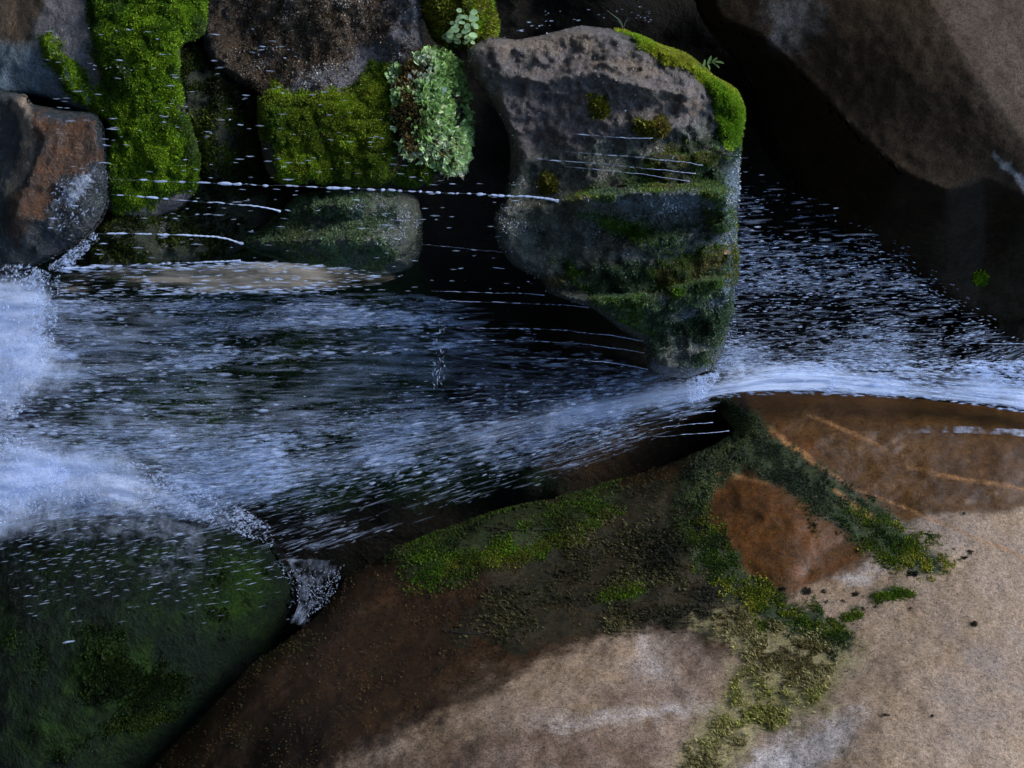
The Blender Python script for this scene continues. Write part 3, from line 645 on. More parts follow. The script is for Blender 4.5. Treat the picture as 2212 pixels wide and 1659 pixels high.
o_H, d_H = rock('boulder', H_OUT, H_CTL, mH, sp=7, edge_w=40, edge_r=.12, thick=1.2, rough=((.02, 2.5), (.010, 9), (.006, 28)), folds=((H_FOLD, 1, .0062, 1.25), ([(1900, -320), (1985, -40), (2110, 165), (2240, 335), (2700, 700)], -1, .0007, .3)), 
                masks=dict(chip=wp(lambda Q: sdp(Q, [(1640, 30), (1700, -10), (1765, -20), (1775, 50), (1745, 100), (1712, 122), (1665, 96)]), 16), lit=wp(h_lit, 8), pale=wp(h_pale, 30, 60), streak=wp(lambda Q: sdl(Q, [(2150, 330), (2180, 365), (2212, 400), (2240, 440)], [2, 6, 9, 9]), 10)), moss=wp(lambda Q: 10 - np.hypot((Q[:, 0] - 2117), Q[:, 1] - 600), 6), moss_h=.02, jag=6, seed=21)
tag(o_H, 'big brown boulder overhanging the falls in the upper right', 'boulder')

J_OUT = [(880, -150), (905, -20), (915, 30), (935, 75), (965, 104), (1015, 108), (1062, 92), (1073, 55), (1062, 10), (1045, -50), (1040, -150)]
J_CTL = [(960, 20, .1), (1020, 40, .08), (1060, 60, .16), (940, 60, .16), (960, -140, .2)]
o_J, d_J = rock('boulder', J_OUT, J_CTL, mE, sp=6, edge_w=44, edge_r=.14, thick=.6, rough=((.03, 4), (.02, 12)), masks=dict(brown=lambda P: np.full(len(P), -200.), mist=lambda P: np.full(len(P), -200.)), moss=lambda P: np.full(len(P), 60.), moss_h=.05, seed=27)
tag(o_J, 'small knob wrapped in moss at the top edge, above the hanging block', 'boulder')
# ------------------------------------------------------------------ moss growing on the rocks (parts of their rocks)
def moss_on(o, dat, fn, n, size, cols, part='moss', **kw):
    return scatter(dat, fn, n, size, cols, part, o, **kw)

moss_on(o_A, d_A, lambda P: soft(fan1, -8, 12)(P) * (1 - .75 * sstep(1080, 1180, P[:, 1])), 14000, .008, [(.03, .042, .022), (.055, .075, .04), (.09, .11, .055), (.14, .17, .06)], part='wet_moss', seed=31, clump=22, up=-.7, wfac=.35)
moss_on(o_A, d_A, lambda P: soft(fan1, -22, 24, wamp=44)(P) * sstep(1060, 1180, P[:, 1]), 9500, .009, [GD[0], GD[2], GB[0], GY[1], GY[2]], seed=37, clump=26, up=-.8, wfac=.4)
moss_on(o_A, d_A, soft(strip, -34, 30, wamp=34), 11000, .009, GD + [(.04, .04, .01)] + GB[:2], seed=32, clump=9, up=-.3)
moss_on(o_A, d_A, soft(lambda Q: sdl(Q, [(890, 1240), (1000, 1215), (1100, 1200), (1180, 1180), (1240, 1150), (1340, 1105)], [10, 22, 18, 10, 14, 6]), -14, 14, wamp=26), 3600, .008, [GB[0], GB[1], GY[0], GY[1]], part='moss_fringe', seed=36, up=0)
scatter(d_A, lambda P: soft(lambda Q: np.minimum(-sdp(Q, DRY), -np.maximum(sdp(Q, RUST), sdp(Q, ISLE))), 0, 40)(P), 7000, .008, [(.03, .018, .007), (.06, .032, .012), (.09, .055, .022), (.05, .05, .012)], 'algae', o_A, seed=38, clump=12, up=-.6, wfac=.3)
moss_on(o_A, d_A, soft(patch, -8, 8, wamp=10), 1500, .009, [GD[2], GB[0], GB[1], GY[0], GB[1]], seed=33, label='small bright green moss patches')
scatter(d_A, soft(mat_, -6, 30, wamp=40), 3600, .018, [(.09, .07, .02), (.20, .17, .06), (.34, .29, .14), (.26, .25, .06)], 'lichen', o_A, seed=34, clump=18, up=-.9, wfac=.2, blades=3)
scatter(d_A, soft(dark, -10, 50, wamp=40), 4200, .015, [(.012, .013, .005), (.03, .03, .010), (.10, .09, .03)], 'algae', o_A, seed=35, clump=9, up=-1.1, wfac=.25)
moss_on(o_B, d_B, soft(b_moss_top, -4, 8), 17000, .010, [GB[1], GB[2], GB[3], (.36, .38, .03), (.30, .30, .03)], part='moss_cushion', seed=41, label='bright yellow green moss along the upper edge')
moss_on(o_B, d_B, soft(b_moss_fin, -4, 40), 17000, .009, GG + [GD[2], GB[1], GO[2]], seed=42, clump=16, up=-.5, wfac=.35)
moss_on(o_B, d_B, soft(b_moss_low, -4, 50), 21000, .009, GG + [GD[2], GB[0], GB[1]], seed=43, clump=8, up=-.5, part='algae')
moss_on(o_B, d_B, soft(b_tuft, -8, 8), 1500, .016, GY[:2] + [(.12, .09, .02)], seed=44, up=0)
moss_on(o_C, d_C, soft(c_moss, -14, 24, wamp=34), 36000, .0095, [GB[0], GB[1], (.08, .07, .012), GB[1], GY[1], GB[2]], seed=51, up=0)
moss_on(o_K, d_K, lambda P: np.ones(len(P)), 13000, .014, [(.010, .016, .003), (.035, .055, .006), (.09, .12, .012)], seed=57, clump=7, up=-.2)
moss_on(o_D, d_D, soft(lambda Q: sdp(Q, [(520, 525), (640, 420), (780, 408), (860, 420), (860, 560), (820, 590), (640, 580)]), -6, 20), 15000, .010, GG + [GG[2], (.10, .13, .05)], seed=52, clump=20, up=-.5, wfac=.35)
moss_on(o_E, d_E, soft(e_moss, -14, 22, wamp=34), 62000, .010, [GD[2], GB[0], GB[1], GB[2], (.22, .33, .012), GB[0]], seed=53, up=.1)
moss_on(o_G, d_G, soft(g_moss, -20, 70, wamp=50), 11000, .011, [(.006, .014, .003), (.016, .032, .005), (.035, .058, .008)], seed=54, clump=6, up=0)
moss_on(o_H, d_H, lambda P: (np.hypot(P[:, 0] - 2117, P[:, 1] - 600) < 14) * 1.0, 500, .016, GB, seed=55)
moss_on(o_J, d_J, lambda P: np.ones(len(P)), 8000, .015, GB + GY[:2], seed=56, up=.2)

o_cm = scatter(d_cliff, lambda P: soft(lambda q: sdp(q, [(120, 640), (900, 630), (800, 780), (1000, 900), (600, 1000), (300, 950), (120, 800)]), -5, 40, wamp=40)(P), 26000, .016, [(.014, .03, .008), (.04, .08, .016), (.09, .15, .026)], 'moss', None, seed=63, clump=5)
tag(o_cm, kind='stuff')

# pale flakes standing in for glints of light on the wet faces; dark lichen dots on the dry granite
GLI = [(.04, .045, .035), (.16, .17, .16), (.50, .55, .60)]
scatter(d_C, soft(lambda Q: np.minimum(-np.maximum(c_moss(Q), c_plant(Q)), sdp(Q, [(520, -100), (930, -100), (930, 170), (560, 210), (500, 120)])), -5, 30), 8500, .0075, [(.05, .03, .015), (.14, .095, .055), (.30, .24, .18), (.60, .60, .64)], 'glint_flake', o_C, seed=71, clump=26, wfac=.7, blades=1, lift=.004)
scatter(d_D, soft(lambda Q: sdl(Q, [(700, 480), (800, 470), (880, 500)], [10, 50, 50]), -10, 30), 2200, .0065, GLI, 'glint_flake', o_D, seed=72, clump=20, wfac=.7, blades=1, lift=.004)
scatter(d_B, lambda P: .06 + soft(b_sky_sheen, -10, 30)(P) + soft(lambda Q: sdl(Q, [(1090, 480), (1250, 500), (1450, 450), (1550, 430)], 40), -10, 40)(P), 5200, .0065, GLI, 'glint_flake', o_B, seed=73, clump=22, wfac=.7, blades=1, lift=.004)
scatter(d_A, lambda P: sstep(0, 3, spots(P)), 700, .006, [(.02, .022, .014), (.06, .05, .03)], 'lichen_spot', o_A, seed=74, wfac=.7, blades=2)

# ------------------------------------------------------------------ plants
def leaf_mesh(parts):
    """list of (base, dir, normal, length, width, colour) rounded leaves -> arrays"""
    V, F, C = [], [], []
    for (b, d, nn, L, w, c) in parts:
        d = np.array(d, float); d /= np.linalg.norm(d); nn = np.array(nn, float); s = np.cross(d, nn); s /= np.linalg.norm(s) + 1e-9; nn = np.cross(s, d)
        i0 = len(V); V.append(b + d * L * .5 - nn * L * .06); C.append(np.array(c) * .85)
        K = 10
        for k in range(K):
            a = 2 * math.pi * k / K
            x = .5 - .5 * math.cos(a); yw = math.sin(a) * (.5 if x < .5 else .5 * (1 - .25 * (x - .5)))
            V.append(b + d * L * x + s * w * yw + nn * L * (.10 * abs(math.sin(a)) - .10 * x * x)); C.append(np.array(c))
        F += [(i0, i0 + 1 + k, i0 + 1 + (k + 1) % K) for k in range(K)]
    return np.array(V), np.array(F), np.array(C)

def tube_arrays(pts, r, sides=6):
    pts = np.asarray(pts, float); n = len(pts); r = np.broadcast_to(r, n)
    t = np.gradient(pts, axis=0); t /= np.linalg.norm(t, axis=1)[:, None] + 1e-12
    ref = np.where(np.abs(t[:, 1:2]) > .9, [[1., 0, 0]], [[0., 1, 0]])
    a = np.cross(t, ref); a /= np.linalg.norm(a, axis=1)[:, None]; c = np.cross(t, a)
    ang = np.arange(sides) * 2 * math.pi / sides
    V = (pts[:, None] + r[:, None, None] * (a[:, None] * np.cos(ang)[None, :, None] + c[:, None] * np.sin(ang)[None, :, None])).reshape(-1, 3)
    i = np.arange(n * sides).reshape(n, sides)
    F = np.stack([i[:-1], np.roll(i[:-1], -1, 1), np.roll(i[1:], -1, 1), i[1:]], -1).reshape(-1, 4)
    return V, F

def surf_at(dat, u, v):
    """point of a rock's front surface at plan (u,v), and its normal"""
    P = dat['P']; i = int(np.argmin(((P - (u, v)) ** 2).sum(1))); return dat['V'][i].copy()

def plant(name, label, cat, spec, tall):
    root = bpy.data.objects.new(name, None); COL.objects.link(root); tag(root, label, cat)
    root.location = spec['base']
    inv = np.array(spec['base'])
    for st in spec.get('stems', []):
        V, F = tube_arrays(np.array(st) - inv, np.linspace(.0022, .001, len(st)))
        mk_obj('stem', V, F, MOSS, root, {'tint': np.tile((.10, .13, .05), (len(V), 1))})
    for lf in spec['leaves']:
        lf = (lf[0] - inv,) + tuple(lf[1:])
        V, F, C = leaf_mesh([lf]); mk_obj('leaf', V, F, MOSS, root, {'tint': C})
    return root

# leafy plant on the knob of moss
rg = np.random.default_rng(5)
base = surf_at(d_J, 990, 80)
lv, st = [], []
LP = [(958, 92), (968, 84), (975, 92), (984, 80), (990, 92), (998, 84), (1004, 92), (1012, 86), (1020, 92), (966, 98), (982, 99), (1000, 100), (1014, 98), (1006, 72), (1018, 64), (1012, 56), (1026, 70), (994, 62), (985, 52), (1002, 46), (978, 70), (990, 36), (1016, 40), (972, 60)]
for (u, v) in LP + [(a + rg.uniform(-9, 9), c + rg.uniform(-9, 9)) for a, c in LP[:20]]:
    p = surf_at(d_J, u, v) + np.array([0, -.075 - .035 * rg.random(), 0])
    sz = .018 + .015 * rg.random(); a = rg.uniform(-.6, .6)
    c = np.array((.40, .58, .30)) * rg.uniform(.8, 1.2)
    lv.append((p, (math.sin(a), -.2, .9 * math.cos(a)), (rg.uniform(-.4, .2), -.75, .55), sz, sz * .85, c))
    q = surf_at(d_J, u * .6 + 990 * .4, v * .6 + 80 * .4) + np.array([0, .01, 0]); st.append([q, (q + p) / 2 + np.array([0, -.012, -.005]), p])
plant('leafy_plant', 'pale green round leaved plant growing from the moss knob at the top edge', 'plant', dict(base=base, leaves=lv, stems=st[::2]), 0)
# seedling on the block's ridge
b0 = W(1522, 143, -.12); pts = [W(1514, 152, -.1), W(1522, 143, -.12), W(1532, 137, -.13), W(1545, 134, -.14)]
lv = []
for (u, v, du, dv, L) in [(1518, 146, .3, -.9, 20), (1519, 145, -.9, -.6, 14), (1528, 139, .5, -1, 22), (1529, 139, .4, 1, 16), (1538, 136, .8, -.8, 18), (1540, 136, 1, .7, 20), (1545, 134, 1, .1, 22)]:
    lv.append((W(u, v, -.13), W(u + du, v + dv, -.13 - .0008) - W(u, v, -.13), (-.4, -.8, .5), L * S * .9, L * S * .36, np.array((.12, .19, .06)) * rg.uniform(.8, 1.2)))
plant('seedling', 'tiny leafy seedling rooted on the bright mossy ridge of the hanging block', 'plant', dict(base=b0, leaves=lv, stems=[pts]), 0)
# grass blades
def blades(label, specs, y, w=2.4, col=(.13, .18, .10)):
    root = bpy.data.objects.new('grass_tuft', None); COL.objects.link(root); tag(root, label, 'grass')
    root.location = W(*specs[0][0], y); inv = np.array(root.location)
    for s in specs:
        q = smooth_open([(a, c, y - .02 * i) for i, (a, c) in enumerate(s)], 10)
        V, F = tube_arrays(W(q[:, 0], q[:, 1], q[:, 2]) - inv, np.linspace(w, .5, 10) * S * .5, 4)
        mk_obj('blade', V, F, MOSS, root, {'tint': np.tile(np.array(col) * rg.uniform(.8, 1.3), (len(V), 1))})
blades('few thin pale grass blades standing on the top of the hanging block', [[(1345, 60), (1340, 46), (1325, 33), (1311, 22)], [(1347, 58), (1352, 45), (1357, 38)], [(1343, 58), (1338, 48), (1334, 44)]], -.06)
blades('fine grass blades hanging from the pale leafy corner rock', [[(985, 215), (995, 216), (1004, 214)], [(985, 232), (998, 231), (1006, 232)], [(960, 350), (972, 365), (968, 385)], [(980, 330), (995, 332), (1008, 336)], [(968, 345), (978, 362), (975, 378)]], -.03, 2, (.12, .22, .10))
# pale small-leaved cushion at the corner of block C
o_pl = scatter(d_C, soft(c_plant, -6, 12, wamp=20), 4600, .021, GP + [(.38, .44, .34)], 'creeping_plant', None, seed=61, wfac=.85, blades=3, up=.5, lift=.03, clump=10, vary=.35)
tag(o_pl, 'dense pale green creeping plant with tiny leaves on the corner of the mossy face', 'plant')
scatter(d_C, soft(c_plant, -2, 12), 3500, .02, [(.05, .04, .015), (.16, .11, .03), (.20, .15, .05)], 'moss', o_C, seed=62, wfac=.4, up=.2, lift=.02, clump=9, label='brownish moss under the pale plants')
# fallen leaf stuck on the block, twigs
V, F, C = leaf_mesh([((0, 0, 0), (.15, 0, 1), (0, -1, .1), 17 * S, 11 * S, (.42, .27, .18))])
ol = mk_obj('fallen_leaf', V, F, MOSS, None, {'tint': C}); ol.location = surf_at(d_B, 1565, 546) + np.array([0, -.02, -.01]); tag(ol, 'single pale tan fallen leaf stuck on the wet side of the hanging block', 'leaf')
def twig(label, pts, dat, r, col):
    q = smooth_open([(u, v, 0) for u, v in pts], 14); p = np.array([surf_at(dat, a, c) + np.array([0, -.012, 0]) for a, c, _ in q])
    for _ in range(2): p[1:-1] = (p[:-2] + p[1:-1] + p[2:]) / 3
    V, F = tube_arrays(p, np.linspace(r, r * .5, 14) * S, 5); o = mk_obj('twig', V, F, flat_mat('twig_bark', col), None); tag(o, label, 'twig')
twig('pale bent twig lying on the moss below the leafy corner', [(860, 334), (885, 333), (905, 330), (918, 324)], d_C, 2, (.35, .27, .17))
twig('thin dark twig lying across the green moss strip of the tan boulder', [(960, 1140), (1040, 1137), (1130, 1146), (1200, 1138)], d_A, 1.6, (.02, .018, .015))
twig('thin dark twig on the brown wet slope of the tan boulder', [(955, 1358), (985, 1365), (1030, 1367), (1060, 1362)], d_A, 1.6, (.03, .028, .025))
# ------------------------------------------------------------------ water
def drops_arrays(pos, dirs, L, w, body, sides=5, rg=RNG):
    pos = np.asarray(pos); n = len(pos); d = dirs / np.linalg.norm(dirs, axis=1)[:, None]
    ref = np.array([0.1, 1, .05]); a = np.cross(d, ref); a /= np.linalg.norm(a, axis=1)[:, None]; c = np.cross(d, a)
    prof = [(-.5, .0), (-.3, .75), (.05, 1.0), (.34, .7), (.5, 0.0)]
    ang = np.arange(sides) * 2 * math.pi / sides
    rings = []
    sk = rg.normal(0, .12, (n, len(prof), 1))
    for k, (x, r) in enumerate(prof):
        ctr = pos + d * (L * x)[:, None] + a * w[:, None] * sk[:, k]
        if r == 0: rings.append(ctr[:, None])
        else: rings.append(ctr[:, None] + (w * r * .5)[:, None, None] * (a[:, None] * np.cos(ang)[None, :, None] + c[:, None] * np.sin(ang)[None, :, None]))
    V = np.concatenate(rings, 1); m = V.shape[1]
    q, t = [], []
    for k in range(sides):
        k2 = (k + 1) % sides
        t.append((0, 1 + k2, 1 + k)); b0 = 1 + (len(prof) - 3) * sides; t.append((b0 + k, b0 + k2, m - 1))
        for j in range(len(prof) - 3):
            q.append((1 + j * sides + k, 1 + j * sides + k2, 1 + (j + 1) * sides + k2, 1 + (j + 1) * sides + k))
    off = (np.arange(n) * m)[:, None, None]
    Q = (np.array(q)[None] + off).reshape(-1, 4); T = (np.array(t)[None] + off).reshape(-1, 3)
    return V.reshape(-1, 3), [Q, T], (np.asarray(body)[:, None] * np.array([0] + [.55] * sides + [1.] * sides + [.45] * sides + [0])[None]).ravel()

def spray(name, items, kind='stuff', label=None):
    """items: list of (u, v, y, du, dv, length, width, body) arrays in plan units"""
    u, v, y, du, dv, L, w, bd = [np.concatenate([np.broadcast_to(i[k], np.shape(i[0])) for i in items]) for k in range(8)]
    p = W(u, v, y); d = W(u + du, v + dv, y) - p
    V, F, B = drops_arrays(p, d, L * S, w * S, bd)
    o = mk_obj(name, V, F, DROP, None, {'body': B}); tag(o, label, kind=kind); return o

def rand_poly(poly, n, rg, dens=None, tries=40):
    poly = np.asarray(poly, float); lo, hi = poly.min(0), poly.max(0); out = []
    tot = 0
    for _ in range(tries):
        q = rg.uniform(lo, hi, (n * 2, 2)); q = q[inside(q, poly)]
        if dens is not None: q = q[rg.random(len(q)) < dens(q)]
        out.append(q); tot += len(q)
        if tot >= n: break
    return np.concatenate(out)[:n]

def veil(name, A, B, mat, weight, nt=110, ns=46, wob=.05, seed=0, layers=1, gap=.07, kind='structure', thick=.0):
    a = smooth_open(A, nt); b = smooth_open(B, nt)
    Vs, Fs, Fl = [], [], []
    for l in range(layers):
        s = np.linspace(0, 1, ns)
        P = a[:, None] * (1 - s)[None, :, None] + b[:, None] * s[None, :, None]
        Wp = W(P[..., 0], P[..., 1], P[..., 2] + l * gap)
        tl = np.concatenate([[0], np.cumsum(np.linalg.norm(np.diff(Wp.mean(1), axis=0), axis=1))])
        wd = np.linalg.norm(Wp[:, -1] - Wp[:, 0], axis=1).mean()
        q = np.stack(np.broadcast_arrays(tl[:, None] * 1.2, s[None] * wd * 6, np.float64(seed + 3.3 * l)), -1)
        Wp[..., 1] += wob * fbm(q, 4, seed + l) + wob * .35 * fbm(q * np.array([2, 5, 1]), 3, seed + 7)
        T, Sg = np.broadcast_arrays(np.linspace(0, 1, nt)[:, None], s[None])
        w = weight(T, Sg, P) * sstep(0, .12, Sg) * sstep(0, .12, 1 - Sg) * sstep(0, .04, T) * sstep(0, .05, 1 - T)
        fl = np.stack([tl[:, None] + 0 * s[None] + 5.1 * l, np.broadcast_to(s[None] * wd + 2.7 * l, T.shape), w], -1)
        i = np.arange(nt * ns).reshape(nt, ns) + l * nt * ns
        Vs.append(Wp.reshape(-1, 3)); Fl.append(fl.reshape(-1, 3))
        Fs.append(np.stack([i[:-1, :-1], i[1:, :-1], i[1:, 1:], i[:-1, 1:]], -1).reshape(-1, 4))
    o = mk_obj(name, np.concatenate(Vs), np.concatenate(Fs), mat, None, {'flow': np.concatenate(Fl)})
    tag(o, kind=kind); return o

M_DENSE = veil_mat('white_water', .42, .72, 2.5, 55, power=.72)
M_FOAM = veil_mat('foam_water', .40, .74, 9, 20, power=.66)
M_SPL = veil_mat('splash_water', .44, .8, 22, 26, power=.30)
M_MIST = veil_mat('mist', .36, .80, 12, 15, power=.52)
M_THIN = veil_mat('thin_water', .50, .78, 3.0, 48, power=.40)
M_REFL = veil_mat('rock_reflect_water', .36, .72, 2.4, 30, col=(.50, .43, .34), power=.85)  # reflection of the tan rock put into the base colour
def blot(P, sc, seed):
    q = np.concatenate([P[..., :2] / sc, np.zeros(P.shape[:2] + (1,))], -1); return fbm(q, 4, seed)
one = lambda k: (lambda T, Sg, P: 0 * T + k)
g_ = lambda x, c, s: np.exp(-((x - c) / s) ** 2)

# upper fall: dense ribbon sliding along the top of the tan boulder into the gap
veil('water', [(2330, 770, .50), (2150, 782, .44), (1950, 772, .38), (1750, 755, .30), (1620, 765, .24), (1530, 808, .20), (1440, 822, .2)],
     [(2330, 920, .46), (2212, 888, .42), (2000, 866, .36), (1850, 855, .33), (1700, 851, .30), (1600, 852, .26), (1480, 872, .24)], M_DENSE,
     lambda T, s, P: .18 + .72 * sstep(.15, .75, s) + .5 * blot(P * np.array([.3, 1.5, 1]), 40, 11), layers=2, gap=-.05, seed=1, ns=70)
# upper fan of spray
veil('water', [(2300, 742, .6), (2100, 705, .7), (1900, 590, .8), (1700, 480, .9), (1560, 420, .95)], [(2300, 800, .55), (2100, 800, .55), (1900, 790, .55), (1700, 785, .5), (1560, 800, .45)], M_THIN,
     lambda T, s, P: .12 + .5 * s ** 3 + .12 * (1 - T), seed=2)
# lower fall: bright band under the gap, spreading and breaking up
veil('water', [(1530, 815, .22), (1300, 822, .18), (1100, 850, .15), (900, 880, .12), (600, 905, .08), (300, 900, .05), (-100, 860, .0)],
     [(1535, 866, .24), (1350, 915, .20), (1150, 975, .18), (950, 1035, .16), (700, 1105, .13), (500, 1140, .10), (250, 1130, .08), (-100, 1150, .05)], M_DENSE,
     lambda T, s, P: (.80 - .40 * sstep(.05, .5, T) + .12 * sstep(.7, 1, T)) * (.25 + .75 * g_(s, .55 - .05 * T, .24)), layers=2, gap=.08, seed=3)
veil('water', [(1420, 800, .42), (1150, 740, .40), (900, 640, .36), (500, 625, .3), (-100, 620, .2)], [(1500, 850, .34), (1200, 900, .32), (800, 960, .3), (300, 980, .25), (-100, 960, .2)], M_THIN,
     lambda T, s, P: .50 + .14 * T + .3 * blot(P * np.array([.4, 1, 1]), 50, 17), seed=4, layers=2, gap=.1)
# foam at the left, where the falls strike the rocks
veil('water', [(150, 585, .0), (60, 580, -.04), (-120, 560, -.08)], [(70, 930, .0), (0, 940, -.04), (-120, 950, -.08)], M_FOAM, lambda T, s, P: .75 * sstep(.05, .55, T + .35 * blot(P, 70, 5)) * (1 - .5 * sstep(.65, 1, s)), seed=5, nt=50, ns=60, layers=2, wob=.1)
veil('water', [(600, 1140, .30), (430, 1075, .2), (220, 1000, .1), (60, 950, .02), (-120, 920, -.05)], [(600, 1185, .34), (450, 1128, .28), (250, 1100, .22), (60, 1130, .2), (-120, 1190, .15)], M_FOAM,
     lambda T, s, P: (.35 + .5 * sstep(.3, .8, T)) * g_(s, .5, .35) * (.7 + .6 * blot(P, 70, 8)), seed=6, layers=2, gap=.05)
veil('water', [(180, 940, -.02), (90, 930, -.04), (-120, 900, -.1)], [(160, 1085, .02), (60, 1120, .0), (-120, 1160, -.06)], M_FOAM, lambda T, s, P: (.8 * sstep(.0, .6, T + .3 * blot(P, 60, 4))) * g_(s, .5, .4), seed=16, nt=40, ns=40, wob=.1)
veil('water', [(230, 560, -.1), (100, 560, -.12), (-120, 540, -.12)], [(150, 940, -.1), (60, 960, -.12), (-120, 960, -.12)], M_MIST, lambda T, s, P: g_(s, .5, .4) * (.2 + .65 * T + .6 * blot(P, 80, 2)), seed=41, nt=40, ns=40, layers=3, gap=.05, wob=.12)
veil('water', [(640, 1120, .1), (430, 1030, .05), (200, 930, -.02), (-120, 880, -.08)], [(640, 1230, .1), (430, 1180, .05), (200, 1150, .0), (-120, 1250, -.05)], M_MIST, lambda T, s, P: g_(s, .5, .35) * (.1 + .7 * sstep(.1, .8, T) + .5 * blot(P, 90, 4)) * sstep(0, .25, T), seed=42, nt=60, ns=40, layers=3, gap=.05, wob=.12)
veil('water', [(1620, 700, .2), (1500, 780, .12), (1350, 790, .1), (1150, 800, .05)], [(1620, 870, .2), (1500, 890, .12), (1350, 940, .1), (1150, 1000, .05)], M_MIST, lambda T, s, P: g_(s, .55, .3) * (.55 - .2 * T + .5 * blot(P, 80, 6)), seed=43, nt=50, ns=40, layers=2, gap=.05, wob=.08)
veil('water', [(560, 1150, .02), (300, 1080, -.02), (-60, 1080, -.08)], [(420, 1420, -.0), (250, 1420, -.1), (-60, 1480, -.1)], M_MIST, lambda T, s, P: ((.36 - .36 * s) + .35 * blot(P, 110, 7)) * sstep(0, .35, T) * sstep(0, .5, 1 - s), seed=44, nt=50, ns=40, layers=2, gap=.04, wob=.06)
# thin film running down the dark boulder
veil('water', [(640, 1180, .36), (400, 1110, .26), (100, 1100, .25), (-100, 1110, .25)], [(560, 1260, .26), (350, 1260, .14), (100, 1290, .08), (-100, 1300, .1)], M_THIN, lambda T, s, P: .52 - .25 * s, seed=7)
# splash in the crevice
veil('water', [(606, 1205, .12), (632, 1250, .12), (640, 1300, .12), (622, 1352, .12)], [(752, 1205, .12), (725, 1250, .12), (712, 1300, .12), (670, 1352, .12)], M_SPL, lambda T, s, P: .62 + 1.1 * blot(P, 34, 13) - .25 * T, seed=30, nt=50, ns=50, wob=.12, layers=2, gap=.04)
# water sheet left of the knob, tan rock reflection painted as its colour
o_sh = veil('water_sheet', [(860, 590, .02), (760, 580, -.02), (600, 563, -.04), (450, 570, -.05), (300, 575, -.05), (100, 590, -.05)], [(870, 600, .02), (760, 625, -.01), (600, 632, -.03), (430, 636, -.04), (300, 628, -.04), (100, 640, -.04)], M_REFL,
     lambda T, s, P: .72 * (.55 + .6 * g_(T, .45, .25)) + .5 * blot(P * np.array([.4, 1, 1]), 30, 2) * .6, seed=9, kind=None)
tag(o_sh, 'flat tongue of falling water with painted tan rock reflection below the wet green knob', 'water stream')

rg = np.random.default_rng(77)
def sizes(n, l0, l1, w0, w1, b0=.25, b1=.8):
    k = rg.random(n) ** 2.6
    return l0 + (l1 - l0) * rg.random(n) * (.5 + .5 * k), w0 + (w1 - w0) * k, b0 + (b1 - b0) * rg.random(n) ** 1.7
def clumpy(Q, sc, seed, lo=-.2, hi=.35, st=(.35, 1)):
    return sstep(lo, hi, fbm(np.concatenate([Q / sc * np.array(st), np.zeros((len(Q), 1))], 1), 4, seed))

# upper spray
UP = [(2300, 735), (2212, 728), (2130, 690), (2000, 575), (1850, 455), (1720, 375), (1600, 310), (1560, 340), (1540, 800), (2300, 800)]
def dU(Q):
    top = np.interp(Q[:, 0], [1560, 1720, 1850, 2000, 2130, 2212], [310, 375, 455, 575, 690, 728])
    x = (Q[:, 1] - top) / np.maximum(790 - top, 20)
    return sstep(0, .3, x) * (.08 + .5 * sstep(.1, .9, x) ** 1.3 + .32 * sstep(.75, 1.0, x) + .35 * sstep(1800, 2150, Q[:, 0]) * sstep(.0, .3, x)) * (.2 + .8 * clumpy(Q, 60, 3))
it_u = []
for (cnt, l0, l1, w0, w1, b0, b1) in ((2200, 26, 80, 2.5, 6, .04, .18), (4300, 5, 24, .9, 2.6, .2, .9), (300, 10, 26, 3, 5, .3, .8)):
    q = rand_poly(UP, cnt, rg, dU); n = len(q); L, w, b = sizes(n, l0, l1, w0, w1, b0, b1)
    slope = .03 + .25 * sstep(1900, 2212, q[:, 0]) * sstep(680, 790, q[:, 1]) + .05 * rg.normal(0, 1, n)
    it_u.append((q[:, 0], q[:, 1], .35 + .65 * rg.random(n), -np.ones(n), slope, L, w, b))
edge = smooth_open([(2140, 708, 0), (2060, 650, 0), (1990, 600, 0), (1930, 545, 0), (1860, 500, 0)], 110); e = edge[:, :2] + rg.normal(0, 16, (110, 2))
L, w, b = sizes(110, 5, 16, 1, 3); it_u.append((e[:, 0], e[:, 1], .7 + .1 * rg.random(110), -np.ones(110), -.3 + 0 * L, L, w, b))
band = rand_poly([(2300, 780), (1900, 775), (1600, 785), (1500, 815), (1480, 865), (1700, 850), (2000, 862), (2212, 890), (2300, 905)], 1700, rg, lambda Q: .3 + .7 * clumpy(Q, 50, 6))
n = len(band); L, w, b = sizes(n, 10, 40, 2, 6, .3, .8); it_u.append((band[:, 0], band[:, 1], .22 + .25 * rg.random(n), -np.ones(n), -.09 + .04 * rg.normal(0, 1, n), L, w, b))
spray('water_spray', it_u)

